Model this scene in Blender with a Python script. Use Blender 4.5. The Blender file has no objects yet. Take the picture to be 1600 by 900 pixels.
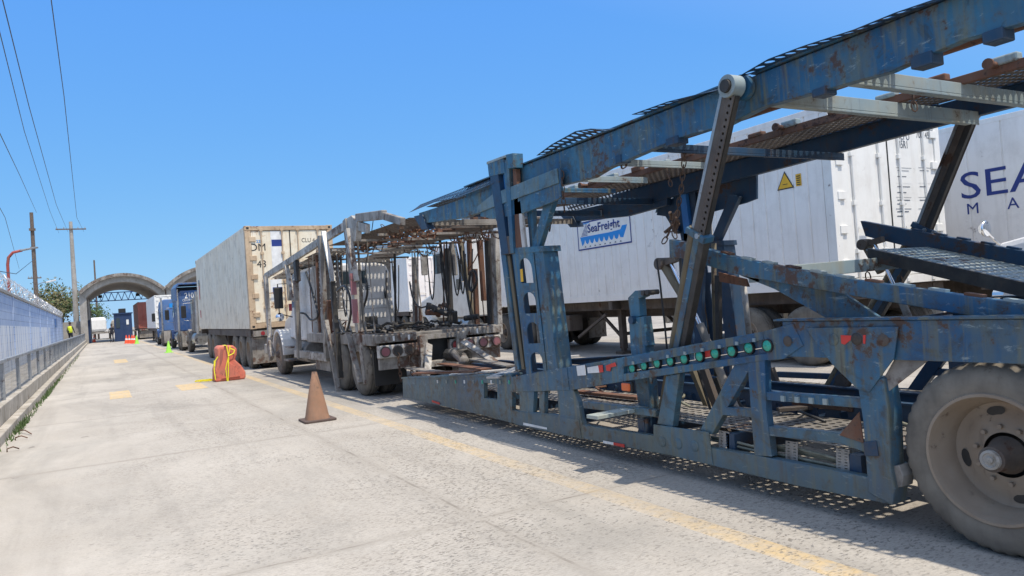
import bpy, bmesh, math, random
from mathutils import Vector, Matrix
random.seed(7)
S = bpy.context.scene
COL = S.collection

# ---------------------------------------------------------------- camera
EYE = 1.45
ROLL, PITCH, YAW = math.radians(4.0), math.radians(0.896), math.radians(29.173)
FPX = 1155.0
Fv = Vector((math.sin(YAW)*math.cos(PITCH), math.cos(YAW)*math.cos(PITCH), math.sin(PITCH)))
R0 = Vector((math.cos(YAW), -math.sin(YAW), 0)); U0 = R0.cross(Fv)
Rv = R0*math.cos(ROLL) - U0*math.sin(ROLL)
Uv = U0*math.cos(ROLL) + R0*math.sin(ROLL)
CP = Vector((0, 0, EYE))
cam = bpy.data.cameras.new('camera'); co = bpy.data.objects.new('camera', cam); COL.objects.link(co)
m = Matrix((Rv, Uv, -Fv)).transposed().to_4x4(); m.translation = CP
co.matrix_world = m
cam.sensor_width = 36; cam.lens = 36*FPX/1600; cam.clip_end = 3000; cam.clip_start = .05
S.camera = co

# ---------------------------------------------------------------- sky, sun, exposure
w = bpy.data.worlds.new('World'); S.world = w; w.use_nodes = True
nt = w.node_tree; nt.nodes.clear()
sky = nt.nodes.new('ShaderNodeTexSky'); sky.sky_type = 'NISHITA'; sky.sun_disc = False
SUN = Vector((0.30, -1.12, 2.82)).normalized()
sky.sun_elevation = math.asin(SUN.z); sky.sun_rotation = math.atan2(SUN.x, SUN.y)
sky.air_density = 1.0; sky.dust_density = 0.05; sky.ozone_density = 2.5; sky.altitude = 0
hs = nt.nodes.new('ShaderNodeHueSaturation'); hs.inputs['Saturation'].default_value = 1.2; hs.inputs['Hue'].default_value = .5
bg = nt.nodes.new('ShaderNodeBackground'); bg.inputs[1].default_value = 0.125
wo = nt.nodes.new('ShaderNodeOutputWorld')
# deepen the sky and even out its horizon glow, channel by channel
sp = nt.nodes.new('ShaderNodeSeparateColor'); cb = nt.nodes.new('ShaderNodeCombineColor')
nt.links.new(sky.outputs[0], hs.inputs['Color']); nt.links.new(hs.outputs[0], sp.inputs[0])
for i, (a_, g_) in enumerate(((.88, .49), (1.913, .357), (5.95, .02))):
    p1 = nt.nodes.new('ShaderNodeMath'); p1.operation = 'POWER'; p1.inputs[1].default_value = g_
    p2 = nt.nodes.new('ShaderNodeMath'); p2.operation = 'MULTIPLY'; p2.inputs[1].default_value = a_
    nt.links.new(sp.outputs[i], p1.inputs[0]); nt.links.new(p1.outputs[0], p2.inputs[0]); o_ = p2.outputs[0]
    if i == 2:
        p1.inputs[1].default_value = 1.0; p2.inputs[1].default_value = 1.46
        p3 = nt.nodes.new('ShaderNodeMath'); p3.operation = 'MINIMUM'; p3.inputs[1].default_value = 5.85; nt.links.new(o_, p3.inputs[0]); o_ = p3.outputs[0]
    nt.links.new(o_, cb.inputs[i])
# wide warm glow added to the sky around the sun, out of view, to lift the shade
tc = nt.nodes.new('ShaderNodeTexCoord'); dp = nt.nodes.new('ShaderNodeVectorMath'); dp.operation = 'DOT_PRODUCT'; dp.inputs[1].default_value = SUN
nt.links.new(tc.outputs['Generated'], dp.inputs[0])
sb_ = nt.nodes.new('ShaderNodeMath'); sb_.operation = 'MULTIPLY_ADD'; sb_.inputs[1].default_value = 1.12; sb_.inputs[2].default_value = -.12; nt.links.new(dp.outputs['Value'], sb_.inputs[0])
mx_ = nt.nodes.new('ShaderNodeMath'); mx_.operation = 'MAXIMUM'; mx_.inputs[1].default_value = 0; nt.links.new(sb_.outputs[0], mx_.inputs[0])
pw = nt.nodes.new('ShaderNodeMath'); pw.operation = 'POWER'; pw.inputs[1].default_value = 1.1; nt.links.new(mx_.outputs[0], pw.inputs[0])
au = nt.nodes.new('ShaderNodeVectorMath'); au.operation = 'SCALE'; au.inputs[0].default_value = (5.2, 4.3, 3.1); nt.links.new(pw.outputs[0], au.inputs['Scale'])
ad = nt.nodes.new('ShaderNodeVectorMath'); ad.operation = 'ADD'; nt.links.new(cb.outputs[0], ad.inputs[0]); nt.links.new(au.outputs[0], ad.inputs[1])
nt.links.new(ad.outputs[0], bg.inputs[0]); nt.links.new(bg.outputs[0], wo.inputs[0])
sl = bpy.data.lights.new('sun', 'SUN'); sl.energy = 3.6; sl.angle = math.radians(.5); sl.color = (1, .91, .77)
so = bpy.data.objects.new('sun', sl); COL.objects.link(so)
so.rotation_euler = SUN.to_track_quat('Z', 'Y').to_euler(); so.location = (0, 0, 30)
S.view_settings.view_transform = 'Standard'; S.view_settings.look = 'None'
S.view_settings.exposure = 0.35; S.view_settings.gamma = 1

# measured points: where the sight line through a photo pixel meets a wall plane of the place
def ray(px, py): return Fv + Rv*((px-800)/FPX) - Uv*((py-450)/FPX)
def SX(px, py, x=3.8):
    d = ray(px, py); p = CP + d*(x/d.x); return (p.y, p.z)
def SY(px, py, y):
    d = ray(px, py); return CP + d*(y/d.y)
def GZ(px, py, z=0):
    d = ray(px, py); return CP + d*((z-EYE)/d.z)

# ---------------------------------------------------------------- materials
def nodes(name):
    m = bpy.data.materials.new(name); m.use_nodes = True; t = m.node_tree
    return m, t, t.nodes['Principled BSDF']
def noise(t, scale, detail=4, vec=None, sc=None, rough=.55, dist=0):
    n = t.nodes.new('ShaderNodeTexNoise'); n.inputs['Scale'].default_value = scale
    n.inputs['Detail'].default_value = detail; n.inputs['Roughness'].default_value = rough; n.inputs['Distortion'].default_value = dist
    if sc is not None:
        mp = t.nodes.new('ShaderNodeMapping'); mp.inputs['Scale'].default_value = sc
        t.links.new(vec, mp.inputs[0]); vec = mp.outputs[0]
    t.links.new(vec, n.inputs['Vector']); return n.outputs['Fac']
def ramp(t, fac, a, b, ca=0., cb=1.):
    r = t.nodes.new('ShaderNodeMapRange'); r.inputs['From Min'].default_value = a; r.inputs['From Max'].default_value = b
    r.inputs['To Min'].default_value = ca; r.inputs['To Max'].default_value = cb
    t.links.new(fac, r.inputs['Value']); return r.outputs[0]
def mix(t, fac, c1, c2, mode='MIX'):
    n = t.nodes.new('ShaderNodeMix'); n.data_type = 'RGBA'; n.blend_type = mode
    for i, c in ((0, fac), (6, c1), (7, c2)):
        if hasattr(c, 'node'): t.links.new(c, n.inputs[i])
        elif i == 0: n.inputs[0].default_value = c
        else: n.inputs[i].default_value = (*c, 1)
    return n.outputs[2]
def mth(t, op, a, b=0., c=None):
    n = t.nodes.new('ShaderNodeMath'); n.operation = op
    for i, v in enumerate((a, b, c)):
        if v is None: continue
        if hasattr(v, 'node'): t.links.new(v, n.inputs[i])
        else: n.inputs[i].default_value = v
    return n.outputs[0]
def pos(t): return t.nodes.new('ShaderNodeNewGeometry').outputs['Position']
def bump(t, b, h, s=.3, d=.01):
    n = t.nodes.new('ShaderNodeBump'); n.inputs['Strength'].default_value = s; n.inputs['Distance'].default_value = d
    t.links.new(h, n.inputs['Height']); t.links.new(n.outputs[0], b.inputs['Normal'])
def worn(name, c1, c2, rust=(.07, .034, .02), amt=.4, dirt=(.16, .14, .11), damt=.4, rough=.5, metal=0., sc=1.5, fine=9, low=None, smut=0):
    """painted steel: two tones, streaks of dirt running down, chipped rust patches"""
    m, t, b = nodes(name); p = pos(t)
    col = mix(t, ramp(t, noise(t, sc, 5, p), .35, .65), c1, c2)
    st = noise(t, 1.0, 5, p, (7, 7, .9))
    col = mix(t, ramp(t, st, .5, .8, 0, damt), col, dirt)
    col = mix(t, ramp(t, noise(t, 3.1, 6, p, rough=.7), .5, .75, 0, damt), col, dirt)
    rn = noise(t, fine, 9, p, rough=.7); big = noise(t, 1.7, 3, p)
    if smut:                                  # oily smudges and pale scuffs
        sm = noise(t, 5.5, 7, p, (1, 1, 1), rough=.75, dist=.6); col = mix(t, ramp(t, sm, .52, .64, 0, smut), col, (.035, .04, .04))
        sc2 = noise(t, 1.0, 6, p, (9, 9, 30), rough=.7, dist=.4); col = mix(t, ramp(t, sc2, .60, .68, 0, smut*.8), col, (.30, .36, .36))
        st2 = noise(t, 1.0, 5, p, (16, 16, 1.3), rough=.6); col = mix(t, ramp(t, st2, .53, .66, 0, smut*.8), col, (.16, .15, .08))
    base_ = mth(t, 'ADD', mth(t, 'MULTIPLY', rn, .62), mth(t, 'MULTIPLY', big, .48))
    halo = ramp(t, base_, .625-.05*amt, .70-.05*amt, 0, .55)
    col = mix(t, halo, col, tuple(.5*(q+r_) for q, r_ in zip(rust, dirt)))
    rf = ramp(t, base_, .68-.05*amt, .715-.05*amt, 0, .92)
    col = mix(t, rf, col, rust)
    run = mth(t, 'MULTIPLY', ramp(t, noise(t, 1.0, 4, p, (22, 22, 1.6)), .60-.04*amt, .72-.04*amt, 0, .6*min(1, amt)), ramp(t, noise(t, 2.3, 2, p), .42, .6))
    col = mix(t, run, col, rust)
    if low is not None:                       # dried mud thrown up from the road on everything near the ground
        s_ = t.nodes.new('ShaderNodeSeparateXYZ'); t.links.new(p, s_.inputs[0])
        lf = ramp(t, mth(t, 'ADD', s_.outputs[2], mth(t, 'MULTIPLY', noise(t, 4, 5, p), .5)), low+.3, low-.5, 0, .72)
        col = mix(t, lf, col, (.125, .135, .11))
    t.links.new(col, b.inputs['Base Color'])
    rr = ramp(t, rn, .3, .7, rough-.08, rough+.2); t.links.new(rr, b.inputs['Roughness'])
    b.inputs['Metallic'].default_value = metal
    bump(t, b, rn, .15, .004)
    return m
def plain(name, c, rough=.5, metal=0., var=.15, sc=6):
    m, t, b = nodes(name); p = pos(t)
    col = mix(t, ramp(t, noise(t, sc, 5, p, rough=.65), .3, .7), tuple(max(0, x*(1-var)) for x in c), tuple(min(1, x*(1+var)) for x in c))
    t.links.new(col, b.inputs['Base Color']); b.inputs['Roughness'].default_value = rough; b.inputs['Metallic'].default_value = metal
    return m
M = {}
M['blue'] = worn('old_blue_paint', (.010, .072, .165), (.04, .145, .225), amt=.9, dirt=(.10, .12, .095), damt=.85, rough=.42, low=.7, fine=13, smut=.75)
M['bluemid'] = worn('weathered_pale_blue_paint', (.055, .14, .20), (.13, .21, .25), amt=.9, dirt=(.16, .17, .12), damt=.8, rough=.5, smut=.6)
M['bluedk'] = worn('dark_and_shaded_blue', (.008, .034, .075), (.016, .055, .11), amt=.8, dirt=(.07, .07, .065), damt=.5, rough=.45)  # also recolours the trailer's far side and interior darker, in place of shade
M['bluelt'] = worn('faded_blue_paint', (.20, .28, .32), (.34, .38, .35), amt=.7, dirt=(.30, .26, .17), damt=.6, rough=.5)
M['brightblue'] = worn('fresh_blue_paint', (.03, .17, .5), (.05, .25, .6), amt=.1, damt=.1, rough=.35)
M['olive'] = worn('grimy_olive_tube', (.10, .08, .045), (.16, .13, .08), amt=.5, rough=.6)
M['rust'] = worn('rusty_steel', (.10, .045, .025), (.19, .085, .05), rust=(.05, .025, .02), amt=1.2, rough=.85, fine=20)
M['dark'] = worn('black_oily_steel', (.018, .017, .016), (.04, .038, .035), amt=.4, dirt=(.10, .085, .065), damt=.5, rough=.55)
M['frame'] = worn('brown_chassis_steel', (.055, .045, .04), (.10, .08, .065), amt=.9, dirt=(.18, .15, .12), damt=.5, rough=.7)
M['steel'] = worn('bare_steel', (.35, .34, .32), (.5, .49, .47), amt=.5, rough=.35, metal=.7)
M['chrome'] = plain('chrome_rod', (.75, .75, .76), .14, 1., .05)
M['whitedirty'] = worn('dirty_white_paint', (.40, .375, .34), (.64, .62, .58), rust=(.13, .075, .05), amt=1.2, dirt=(.20, .175, .145), damt=.8, rough=.55)
M['whitegrime'] = worn('grimy_hauler_paint', (.27, .25, .225), (.56, .535, .49), rust=(.11, .065, .045), amt=1.3, dirt=(.12, .10, .08), damt=.85, rough=.6, smut=.5)
M['greydirty'] = worn('dirty_grey_steel', (.18, .165, .145), (.36, .335, .30), rust=(.11, .06, .04), amt=1.2, dirt=(.07, .06, .05), damt=.8, rough=.65)
M['cabwhite'] = worn('cab_white_paint', (.62, .61, .59), (.72, .71, .68), amt=-1.0, dirt=(.33, .30, .26), damt=.35, rough=.3)
M['contgrey'] = worn('reefer_side_white', (.82, .785, .735), (.86, .83, .785), amt=-.9, dirt=(.56, .52, .47), damt=.38, rough=.45)
M['contwhite'] = worn('reefer_door_white', (.76, .75, .71), (.82, .81, .77), amt=-.9, dirt=(.45, .40, .34), damt=.25, rough=.45)
M['contcream'] = worn('cream_container_paint', (.74, .65, .50), (.80, .73, .59), amt=-.5, dirt=(.38, .32, .24), damt=.7, rough=.5)
M['doorcream'] = worn('cream_door_paint', (.72, .62, .45), (.78, .72, .58), rust=(.26, .13, .06), amt=.5, dirt=(.55, .38, .20), damt=.55, rough=.5)
M['doortan'] = worn('tan_door_fittings', (.42, .30, .19), (.55, .42, .28), rust=(.18, .08, .04), amt=.9, dirt=(.25, .16, .09), damt=.5, rough=.6)
M['redcont'] = worn('red_container_paint', (.30, .07, .05), (.38, .12, .09), amt=.2, rough=.6)
M['truckblue'] = worn('blue_cab_paint', (.025, .075, .21), (.045, .11, .27), amt=-1, dirt=(.2, .2, .21), damt=.6, rough=.28)
M['truckblue2'] = worn('pale_blue_cab_paint', (.06, .14, .33), (.09, .18, .38), amt=.2, dirt=(.2, .2, .2), damt=.4, rough=.35)
M['navy'] = worn('navy_booth_paint', (.008, .028, .085), (.014, .04, .11), amt=-1, damt=.1, rough=.5)
M['rubberdusty'] = worn('dusty_tyre_rubber', (.11, .098, .082), (.19, .17, .14), rust=(.09, .075, .06), amt=.8, dirt=(.24, .21, .17), damt=.7, rough=.9, sc=5)
M['rubber'] = worn('tyre_rubber', (.045, .042, .038), (.10, .092, .08), rust=(.05, .045, .04), amt=.3, dirt=(.17, .15, .12), damt=.5, rough=.9)
M['rim'] = worn('tan_wheel_rim', (.20, .155, .115), (.29, .23, .17), rust=(.11, .075, .05), amt=.7, dirt=(.30, .26, .21), damt=.5, rough=.6, fine=14)
M['glass'] = plain('dark_window_glass', (.03, .045, .055), .08, 0, .05)
M['mirror'] = plain('mirror_glass', (.8, .82, .85), .04, 1., .02)
M['black'] = plain('black_plastic', (.02, .02, .02), .5)
M['hose'] = plain('black_rubber_hose', (.025, .025, .025), .45)
M['hosegrey'] = plain('dusty_grey_hose', (.22, .22, .17), .7, 0, .4, 12)
M['chain'] = worn('rusty_chain', (.06, .035, .025), (.12, .07, .045), amt=.5, rough=.8)
M['green'] = plain('green_lamp_lens', (.03, .34, .24), .35, 0, .3, 60)
M['redlens'] = plain('red_lamp_lens', (.30, .03, .035), .25, 0, .3, 30)
M['reddull'] = worn('faded_red_lamp_lens', (.22, .07, .08), (.32, .14, .15), amt=.1, rough=.4)
M['orangelens'] = plain('orange_lamp_lens', (.65, .13, .03), .3)
M['whitepaint'] = plain('white_marking', (.7, .7, .68), .55)
M['redpaint'] = plain('red_marking', (.55, .04, .03), .5)
M['bluetext'] = plain('royal_blue_marking', (.012, .035, .20), .5, 0, .1)
M['logoblue'] = plain('sea_blue_marking', (.01, .25, .66), .5, 0, .05)
M['darktext'] = plain('dark_blue_grey_marking', (.06, .075, .10), .6, 0, .3, 20)
M['midblue'] = plain('blue_sticker', (.015, .06, .33), .4)
M['yellow'] = plain('yellow_sticker', (.75, .42, .02), .5, 0, .1)
M['conc'] = worn('grey_concrete', (.30, .285, .26), (.40, .38, .35), rust=(.2, .18, .15), amt=.6, dirt=(.2, .18, .15), damt=.5, rough=.9)
M['kerb'] = worn('kerb_concrete', (.36, .33, .28), (.50, .46, .40), rust=(.22, .18, .13), amt=.8, dirt=(.2, .17, .12), damt=.7, rough=.92)
M['wood'] = plain('weathered_wood_pole', (.13, .10, .08), .85, 0, .4, 8)
M['galv'] = worn('galvanised_rail', (.24, .26, .28), (.36, .38, .40), amt=.5, dirt=(.15, .15, .14), damt=.5, rough=.5, metal=.3)
M['razor'] = plain('bright_razor_wire', (.55, .55, .56), .35, .6)
M['brownrubber'] = worn('dirty_brown_cone_rubber', (.30, .165, .10), (.40, .23, .15), rust=(.13, .09, .07), amt=.8, dirt=(.2, .14, .1), damt=.7, rough=.8, fine=14)
M['conebase'] = plain('dark_cone_base', (.10, .07, .06), .85)
M['lime'] = plain('lime_green_plastic', (.36, .75, .10), .5)
M['orange'] = plain('orange_cone_plastic', (.85, .10, .03), .5)
M['redplastic'] = worn('sun_faded_red_plastic', (.58, .12, .075), (.66, .20, .13), rust=(.22, .06, .05), amt=.8, dirt=(.33, .16, .12), damt=.6, rough=.6)
M['tape'] = plain('yellow_caution_tape', (.80, .72, .03), .35)
M['skin'] = plain('skin', (.22, .12, .08), .6)
M['vest'] = plain('hi_vis_vest', (.75, .85, .05), .6)
M['darkcloth'] = plain('dark_clothing', (.02, .022, .03), .9)
M['hair'] = plain('black_hair', (.01, .009, .008), .8)
M['leaf'] = plain('leaf_green', (.06, .10, .03), .7, 0, .5, 1.5)
M['leafdry'] = plain('dry_leaf', (.13, .12, .05), .8, 0, .4, 1.5)
M['bark'] = plain('bark', (.12, .09, .065), .9, 0, .3)
M['weed'] = plain('kerb_weed_green', (.07, .12, .035), .8, 0, .5, 20)
M['wire'] = plain('power_line', (.03, .04, .06), .6)
M['redpole'] = worn('red_pole_paint', (.30, .05, .04), (.4, .08, .06), amt=.3, rough=.5)
M['lampwhite'] = plain('lamp_head_white', (.7, .72, .72), .4)

def wall_mat():
    m, t, b = nodes('painted_block_wall'); p = pos(t)
    br = t.nodes.new('ShaderNodeTexBrick')
    s_ = t.nodes.new('ShaderNodeSeparateXYZ'); t.links.new(p, s_.inputs[0])
    c_ = t.nodes.new('ShaderNodeCombineXYZ'); t.links.new(s_.outputs[1], c_.inputs[0]); t.links.new(s_.outputs[2], c_.inputs[1])
    t.links.new(c_.outputs[0], br.inputs['Vector'])
    br.inputs['Scale'].default_value = 1; br.inputs['Brick Width'].default_value = .8; br.inputs['Row Height'].default_value = .24
    br.inputs['Mortar Size'].default_value = .012
    br.inputs['Color1'].default_value = (.30, .40, .60, 1); br.inputs['Color2'].default_value = (.37, .47, .64, 1); br.inputs['Mortar'].default_value = (.17, .23, .36, 1)
    nz = noise(t, 1.5, 5, p, (3, 1.2, .5))
    col = mix(t, ramp(t, nz, .4, .7, 0, .7), br.outputs[0], (.42, .50, .64))
    # band of pale painted lettering low on the wall
    stp = noise(t, 1.0, 1, p, (0, 2.2, 0))
    band = mth(t, 'MULTIPLY', ramp(t, s_.outputs[2], 1.75, 1.72), ramp(t, s_.outputs[1], 58, 57))
    band = mth(t, 'MULTIPLY', band, ramp(t, stp, .42, .45))
    col = mix(t, mth(t, 'MULTIPLY', band, .85), col, (.72, .75, .78))
    t.links.new(col, b.inputs['Base Color']); b.inputs['Roughness'].default_value = .85
    return m
M['wall'] = wall_mat()

def concrete_ground(name, paint=None):
    m, t, b = nodes(name); p = pos(t)
    s_ = t.nodes.new('ShaderNodeSeparateXYZ'); t.links.new(p, s_.inputs[0]); X, Y = s_.outputs[0], s_.outputs[1]
    big = noise(t, .35, 5, p, rough=.6); mid = noise(t, 2.2, 6, p, rough=.65)
    col = mix(t, ramp(t, big, .35, .65), (.35, .32, .28), (.475, .44, .39))
    col = mix(t, ramp(t, mid, .4, .75, 0, .6), col, (.36, .32, .27))
    sand = noise(t, 70, 4, p, rough=.8)
    col = mix(t, ramp(t, sand, .35, .7, 0, .55), col, (.56, .52, .46))
    # worn broom texture: short dark pits, longer across the road than along it
    v = t.nodes.new('ShaderNodeTexVoronoi'); v.feature = 'F1'; v.inputs['Scale'].default_value = 1; v.inputs['Randomness'].default_value = 1
    mp = t.nodes.new('ShaderNodeMapping'); mp.inputs['Scale'].default_value = (34, 88, 1); mp.inputs['Rotation'].default_value = (0, 0, .06)
    wv = t.nodes.new('ShaderNodeVectorMath'); wv.operation = 'ADD'
    nn = t.nodes.new('ShaderNodeTexNoise'); nn.inputs['Scale'].default_value = 38; nn.inputs['Detail'].default_value = 4; t.links.new(p, nn.inputs['Vector'])
    sc_ = t.nodes.new('ShaderNodeVectorMath'); sc_.operation = 'SCALE'; sc_.inputs['Scale'].default_value = .045
    t.links.new(nn.outputs['Color'], sc_.inputs[0]); t.links.new(p, wv.inputs[0]); t.links.new(sc_.outputs[0], wv.inputs[1])
    t.links.new(wv.outputs[0], mp.inputs[0]); t.links.new(mp.outputs[0], v.inputs['Vector'])
    cs = t.nodes.new('ShaderNodeSeparateColor'); t.links.new(v.outputs['Color'], cs.inputs[0])
    thr = ramp(t, noise(t, .9, 4, p), .35, .65, .35, 1.0)
    pick = mth(t, 'LESS_THAN', cs.outputs[0], thr)
    pit = mth(t, 'MULTIPLY', ramp(t, mth(t, 'ADD', v.outputs['Distance'], mth(t, 'MULTIPLY', mth(t, 'SUBTRACT', .6, cs.outputs[2]), .42)), .46, .28), pick)
    bald = ramp(t, noise(t, .55, 3, p), .40, .58, .2, 1)
    kf = ramp(t, X, -.6, 1.0, .15, 1)
    pit = mth(t, 'MULTIPLY', mth(t, 'MULTIPLY', pit, bald), kf)
    stn = noise(t, 1.0, 5, p, (20, 85, 1), rough=.7)
    stf = mth(t, 'MULTIPLY', mth(t, 'MULTIPLY', ramp(t, stn, .48, .62, 0, .95), kf), ramp(t, noise(t, .8, 4, p), .35, .6, .35, .85))
    col = mix(t, stf, col, (.25, .225, .195))
    col = mix(t, mth(t, 'MULTIPLY', pit, .74), col, mix(t, cs.outputs[1], (.13, .11, .085), (.10, .10, .105)))
    tr = noise(t, 1.0, 4, p, (2.6, .12, 1), rough=.6); col = mix(t, ramp(t, tr, .52, .66, 0, .28), col, (.24, .22, .195))
    bl = noise(t, .28, 6, p, (1.6, .7, 1), rough=.68, dist=.5); col = mix(t, ramp(t, bl, .49, .62, 0, .5), col, (.25, .235, .21))
    sp2 = noise(t, 2.7, 3, p, rough=.5); col = mix(t, ramp(t, sp2, .715, .74, 0, .55), col, (.12, .11, .10))
    # slab joints, darker or filled with sand
    wob = mth(t, 'MULTIPLY', mth(t, 'SUBTRACT', noise(t, 1.1, 3, p), .5), .10)
    jx = mth(t, 'ABSOLUTE', mth(t, 'SUBTRACT', mth(t, 'MODULO', mth(t, 'ADD', mth(t, 'ADD', X, 190-2.15+1.9), wob), 3.8), 1.9))
    jy = mth(t, 'ABSOLUTE', mth(t, 'SUBTRACT', mth(t, 'MODULO', mth(t, 'ADD', mth(t, 'ADD', Y, 230-4.52+2.3), wob), 4.6), 2.3))
    jt = mth(t, 'MINIMUM', jx, jy)
    col = mix(t, ramp(t, jt, .09, .03, 0, .5), col, (.33, .30, .26))
    jl = mth(t, 'MULTIPLY', ramp(t, jt, .016, .007), ramp(t, noise(t, 2.5, 4, p), .44, .64, .03, .5))
    col = mix(t, jl, col, (.13, .11, .09))
    # oil and tyre grime inside the truck lanes
    lane = mth(t, 'MULTIPLY', ramp(t, X, 3.2, 4.2), ramp(t, mth(t, 'ADD', noise(t, .8, 5, p), 0), .42, .62, .1, .55))
    col = mix(t, lane, col, (.24, .22, .20))
    if paint:
        wear = noise(t, 9, 7, p, rough=.75); wf = ramp(t, wear, .34, .62, .1, 1)
        fade = ramp(t, noise(t, .3, 3, p), .38, .58, .20, .52)
        pf = mth(t, 'MULTIPLY', mth(t, 'MULTIPLY', wf, fade), mth(t, 'SUBTRACT', 1, mth(t, 'MULTIPLY', pit, .6)))
        if paint == 'strong': pf = mth(t, 'MULTIPLY', ramp(t, wear, .36, .56), .62)
        col = mix(t, pf, col, (.70, .47, .17))
    t.links.new(col, b.inputs['Base Color']); b.inputs['Roughness'].default_value = .9; b.inputs['Specular IOR Level'].default_value = .25
    h = mth(t, 'SUBTRACT', mth(t, 'MULTIPLY', sand, .4), mth(t, 'ADD', pit, jl))
    bump(t, b, h, .55, .006)
    return m
M['ground'] = concrete_ground('worn_concrete'); M['line'] = concrete_ground('worn_yellow_line', 'line'); M['patch'] = concrete_ground('yellow_patch', 'strong')

# ---------------------------------------------------------------- object and mesh helpers
def link(o): COL.objects.link(o)
def tag(o, label=None, cat=None, group=None, kind=None):
    for k, v in (('label', label), ('category', cat), ('group', group), ('kind', kind)):
        if v: o[k] = v
    return o
def thing(name, loc, label, cat, group=None):
    o = bpy.data.objects.new(name, None); link(o); o.location = loc; o.empty_display_size = .3
    return tag(o, label, cat, group)
def root(o):
    while o.parent: o = o.parent
    return o
class MB:
    def __init__(s): s.v = []; s.f = []; s.mi = []; s.cur = 0
    def quad(s, *idx): s.f.append(idx); s.mi.append(s.cur)
    def add(s, vs, fs):
        b = len(s.v); s.v += [tuple(v) for v in vs]
        for f in fs: s.f.append(tuple(b+i for i in f)); s.mi.append(s.cur)
        return s
    def hexa(s, p):
        return s.add(p, [(0, 3, 2, 1), (4, 5, 6, 7), (0, 1, 5, 4), (1, 2, 6, 5), (2, 3, 7, 6), (3, 0, 4, 7)])
    def box(s, x0, x1, y0, y1, z0, z1):
        return s.hexa([(x0, y0, z0), (x1, y0, z0), (x1, y1, z0), (x0, y1, z0), (x0, y0, z1), (x1, y0, z1), (x1, y1, z1), (x0, y1, z1)])
    def beam(s, a, b, w, h, up=(0, 0, 1)):
        a, b, up = Vector(a), Vector(b), Vector(up); d = (b-a).normalized()
        sx = d.cross(up)
        if sx.length < 1e-4: sx = d.cross(Vector((1, 0, 0)))
        sx = sx.normalized()*w/2; sz = sx.cross(d).normalized()*h/2
        return s.hexa([a-sx-sz, a+sx-sz, b+sx-sz, b-sx-sz, a-sx+sz, a+sx+sz, b+sx+sz, b-sx+sz])
    def tube(s, a, b, r, r2=None, n=12):
        a, b = Vector(a), Vector(b); d = (b-a).normalized(); r2 = r if r2 is None else r2
        u = d.orthogonal().normalized(); w_ = d.cross(u)
        vs = [c + (u*math.cos(2*math.pi*i/n)+w_*math.sin(2*math.pi*i/n))*q for c, q in ((a, r), (b, r2)) for i in range(n)]
        return s.add(vs, [(i, (i+1) % n, n+(i+1) % n, n+i) for i in range(n)] + [tuple(range(n-1, -1, -1)), tuple(range(n, 2*n))])
    def path(s, pts, r, n=8):
        P = [Vector(p) for p in pts]; rings = []
        u = (P[1]-P[0]).orthogonal().normalized()
        for i, p in enumerate(P):
            d = (P[min(i+1, len(P)-1)]-P[max(i-1, 0)]).normalized(); u = (u - d*u.dot(d)).normalized(); w_ = d.cross(u)
            rings += [p+(u*math.cos(2*math.pi*k/n)+w_*math.sin(2*math.pi*k/n))*r for k in range(n)]
        fs = [(i*n+k, i*n+(k+1) % n, (i+1)*n+(k+1) % n, (i+1)*n+k) for i in range(len(P)-1) for k in range(n)]
        fs += [tuple(range(n-1, -1, -1)), tuple((len(P)-1)*n+k for k in range(n))]
        return s.add(rings, fs)
    def prism(s, poly, a, b, axis='x'):
        """poly in the other two axes, extruded from a to b along the axis"""
        n = len(poly)
        ar = sum(poly[i][0]*poly[(i+1) % n][1]-poly[(i+1) % n][0]*poly[i][1] for i in range(n))
        if ar < 0: poly = poly[::-1]
        if a > b: a, b = b, a
        def P(q, t): return {'x': (t, q[0], q[1]), 'y': (q[0], t, q[1]), 'z': (q[0], q[1], t)}[axis]
        vs = [P(q, a) for q in poly]+[P(q, b) for q in poly]
        fs = [tuple(range(n-1, -1, -1)), tuple(range(n, 2*n))]+[(i, (i+1) % n, n+(i+1) % n, n+i) for i in range(n)]
        if axis == 'y': fs = [f[::-1] for f in fs]
        return s.add(vs, fs)
    def lathe(s, prof, c, n=32, a0=0, a1=2*math.pi, mod=None):
        """profile (x offset, radius) turned about the X axis through c"""
        c = Vector(c); k = len(prof); full = abs(a1-a0-2*math.pi) < 1e-6; m_ = n if full else n+1
        vs = []
        for i in range(m_):
            a = a0+(a1-a0)*i/n
            for j, (x, r) in enumerate(prof):
                if mod: r = r+mod(i, j)
                vs.append((c.x+x, c.y+r*math.cos(a), c.z+r*math.sin(a)))
        fs = [(i*k+j, i*k+j+1, ((i+1) % m_)*k+j+1, ((i+1) % m_)*k+j) for i in range(n) for j in range(k-1)]
        return s.add(vs, fs)
    def perf(s, fn, nu, nv, hu=.32, hv=.32, n=8, stag=True, skip=None):
        """sheet of nu x nv cells with a real hole punched in each"""
        for j in range(nv):
            for i in range(nu):
                if skip and skip(i, j): continue
                off = .5 if (stag and j % 2) else 0
                cx, cy = i+.5, j+.5
                cor = [(i, j), (i+1, j), (i+1, j+1), (i, j+1)]
                out = [(i+1, cy), cor[2], (cx, j+1), cor[3], (i, cy), cor[0], (cx, j), cor[1]]
                inn = [(cx+hu*math.cos(2*math.pi*k/8), cy+hv*math.sin(2*math.pi*k/8)) for k in range(8)]
                def F(q):
                    u = q[0]+off*0; return fn(u/nu, q[1]/nv)
                vs = [F(q) for q in out]+[F(q) for q in inn]
                s.add(vs, [(k, (k+1) % 8, 8+(k+1) % 8, 8+k) for k in range(8)])
        return s
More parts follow.
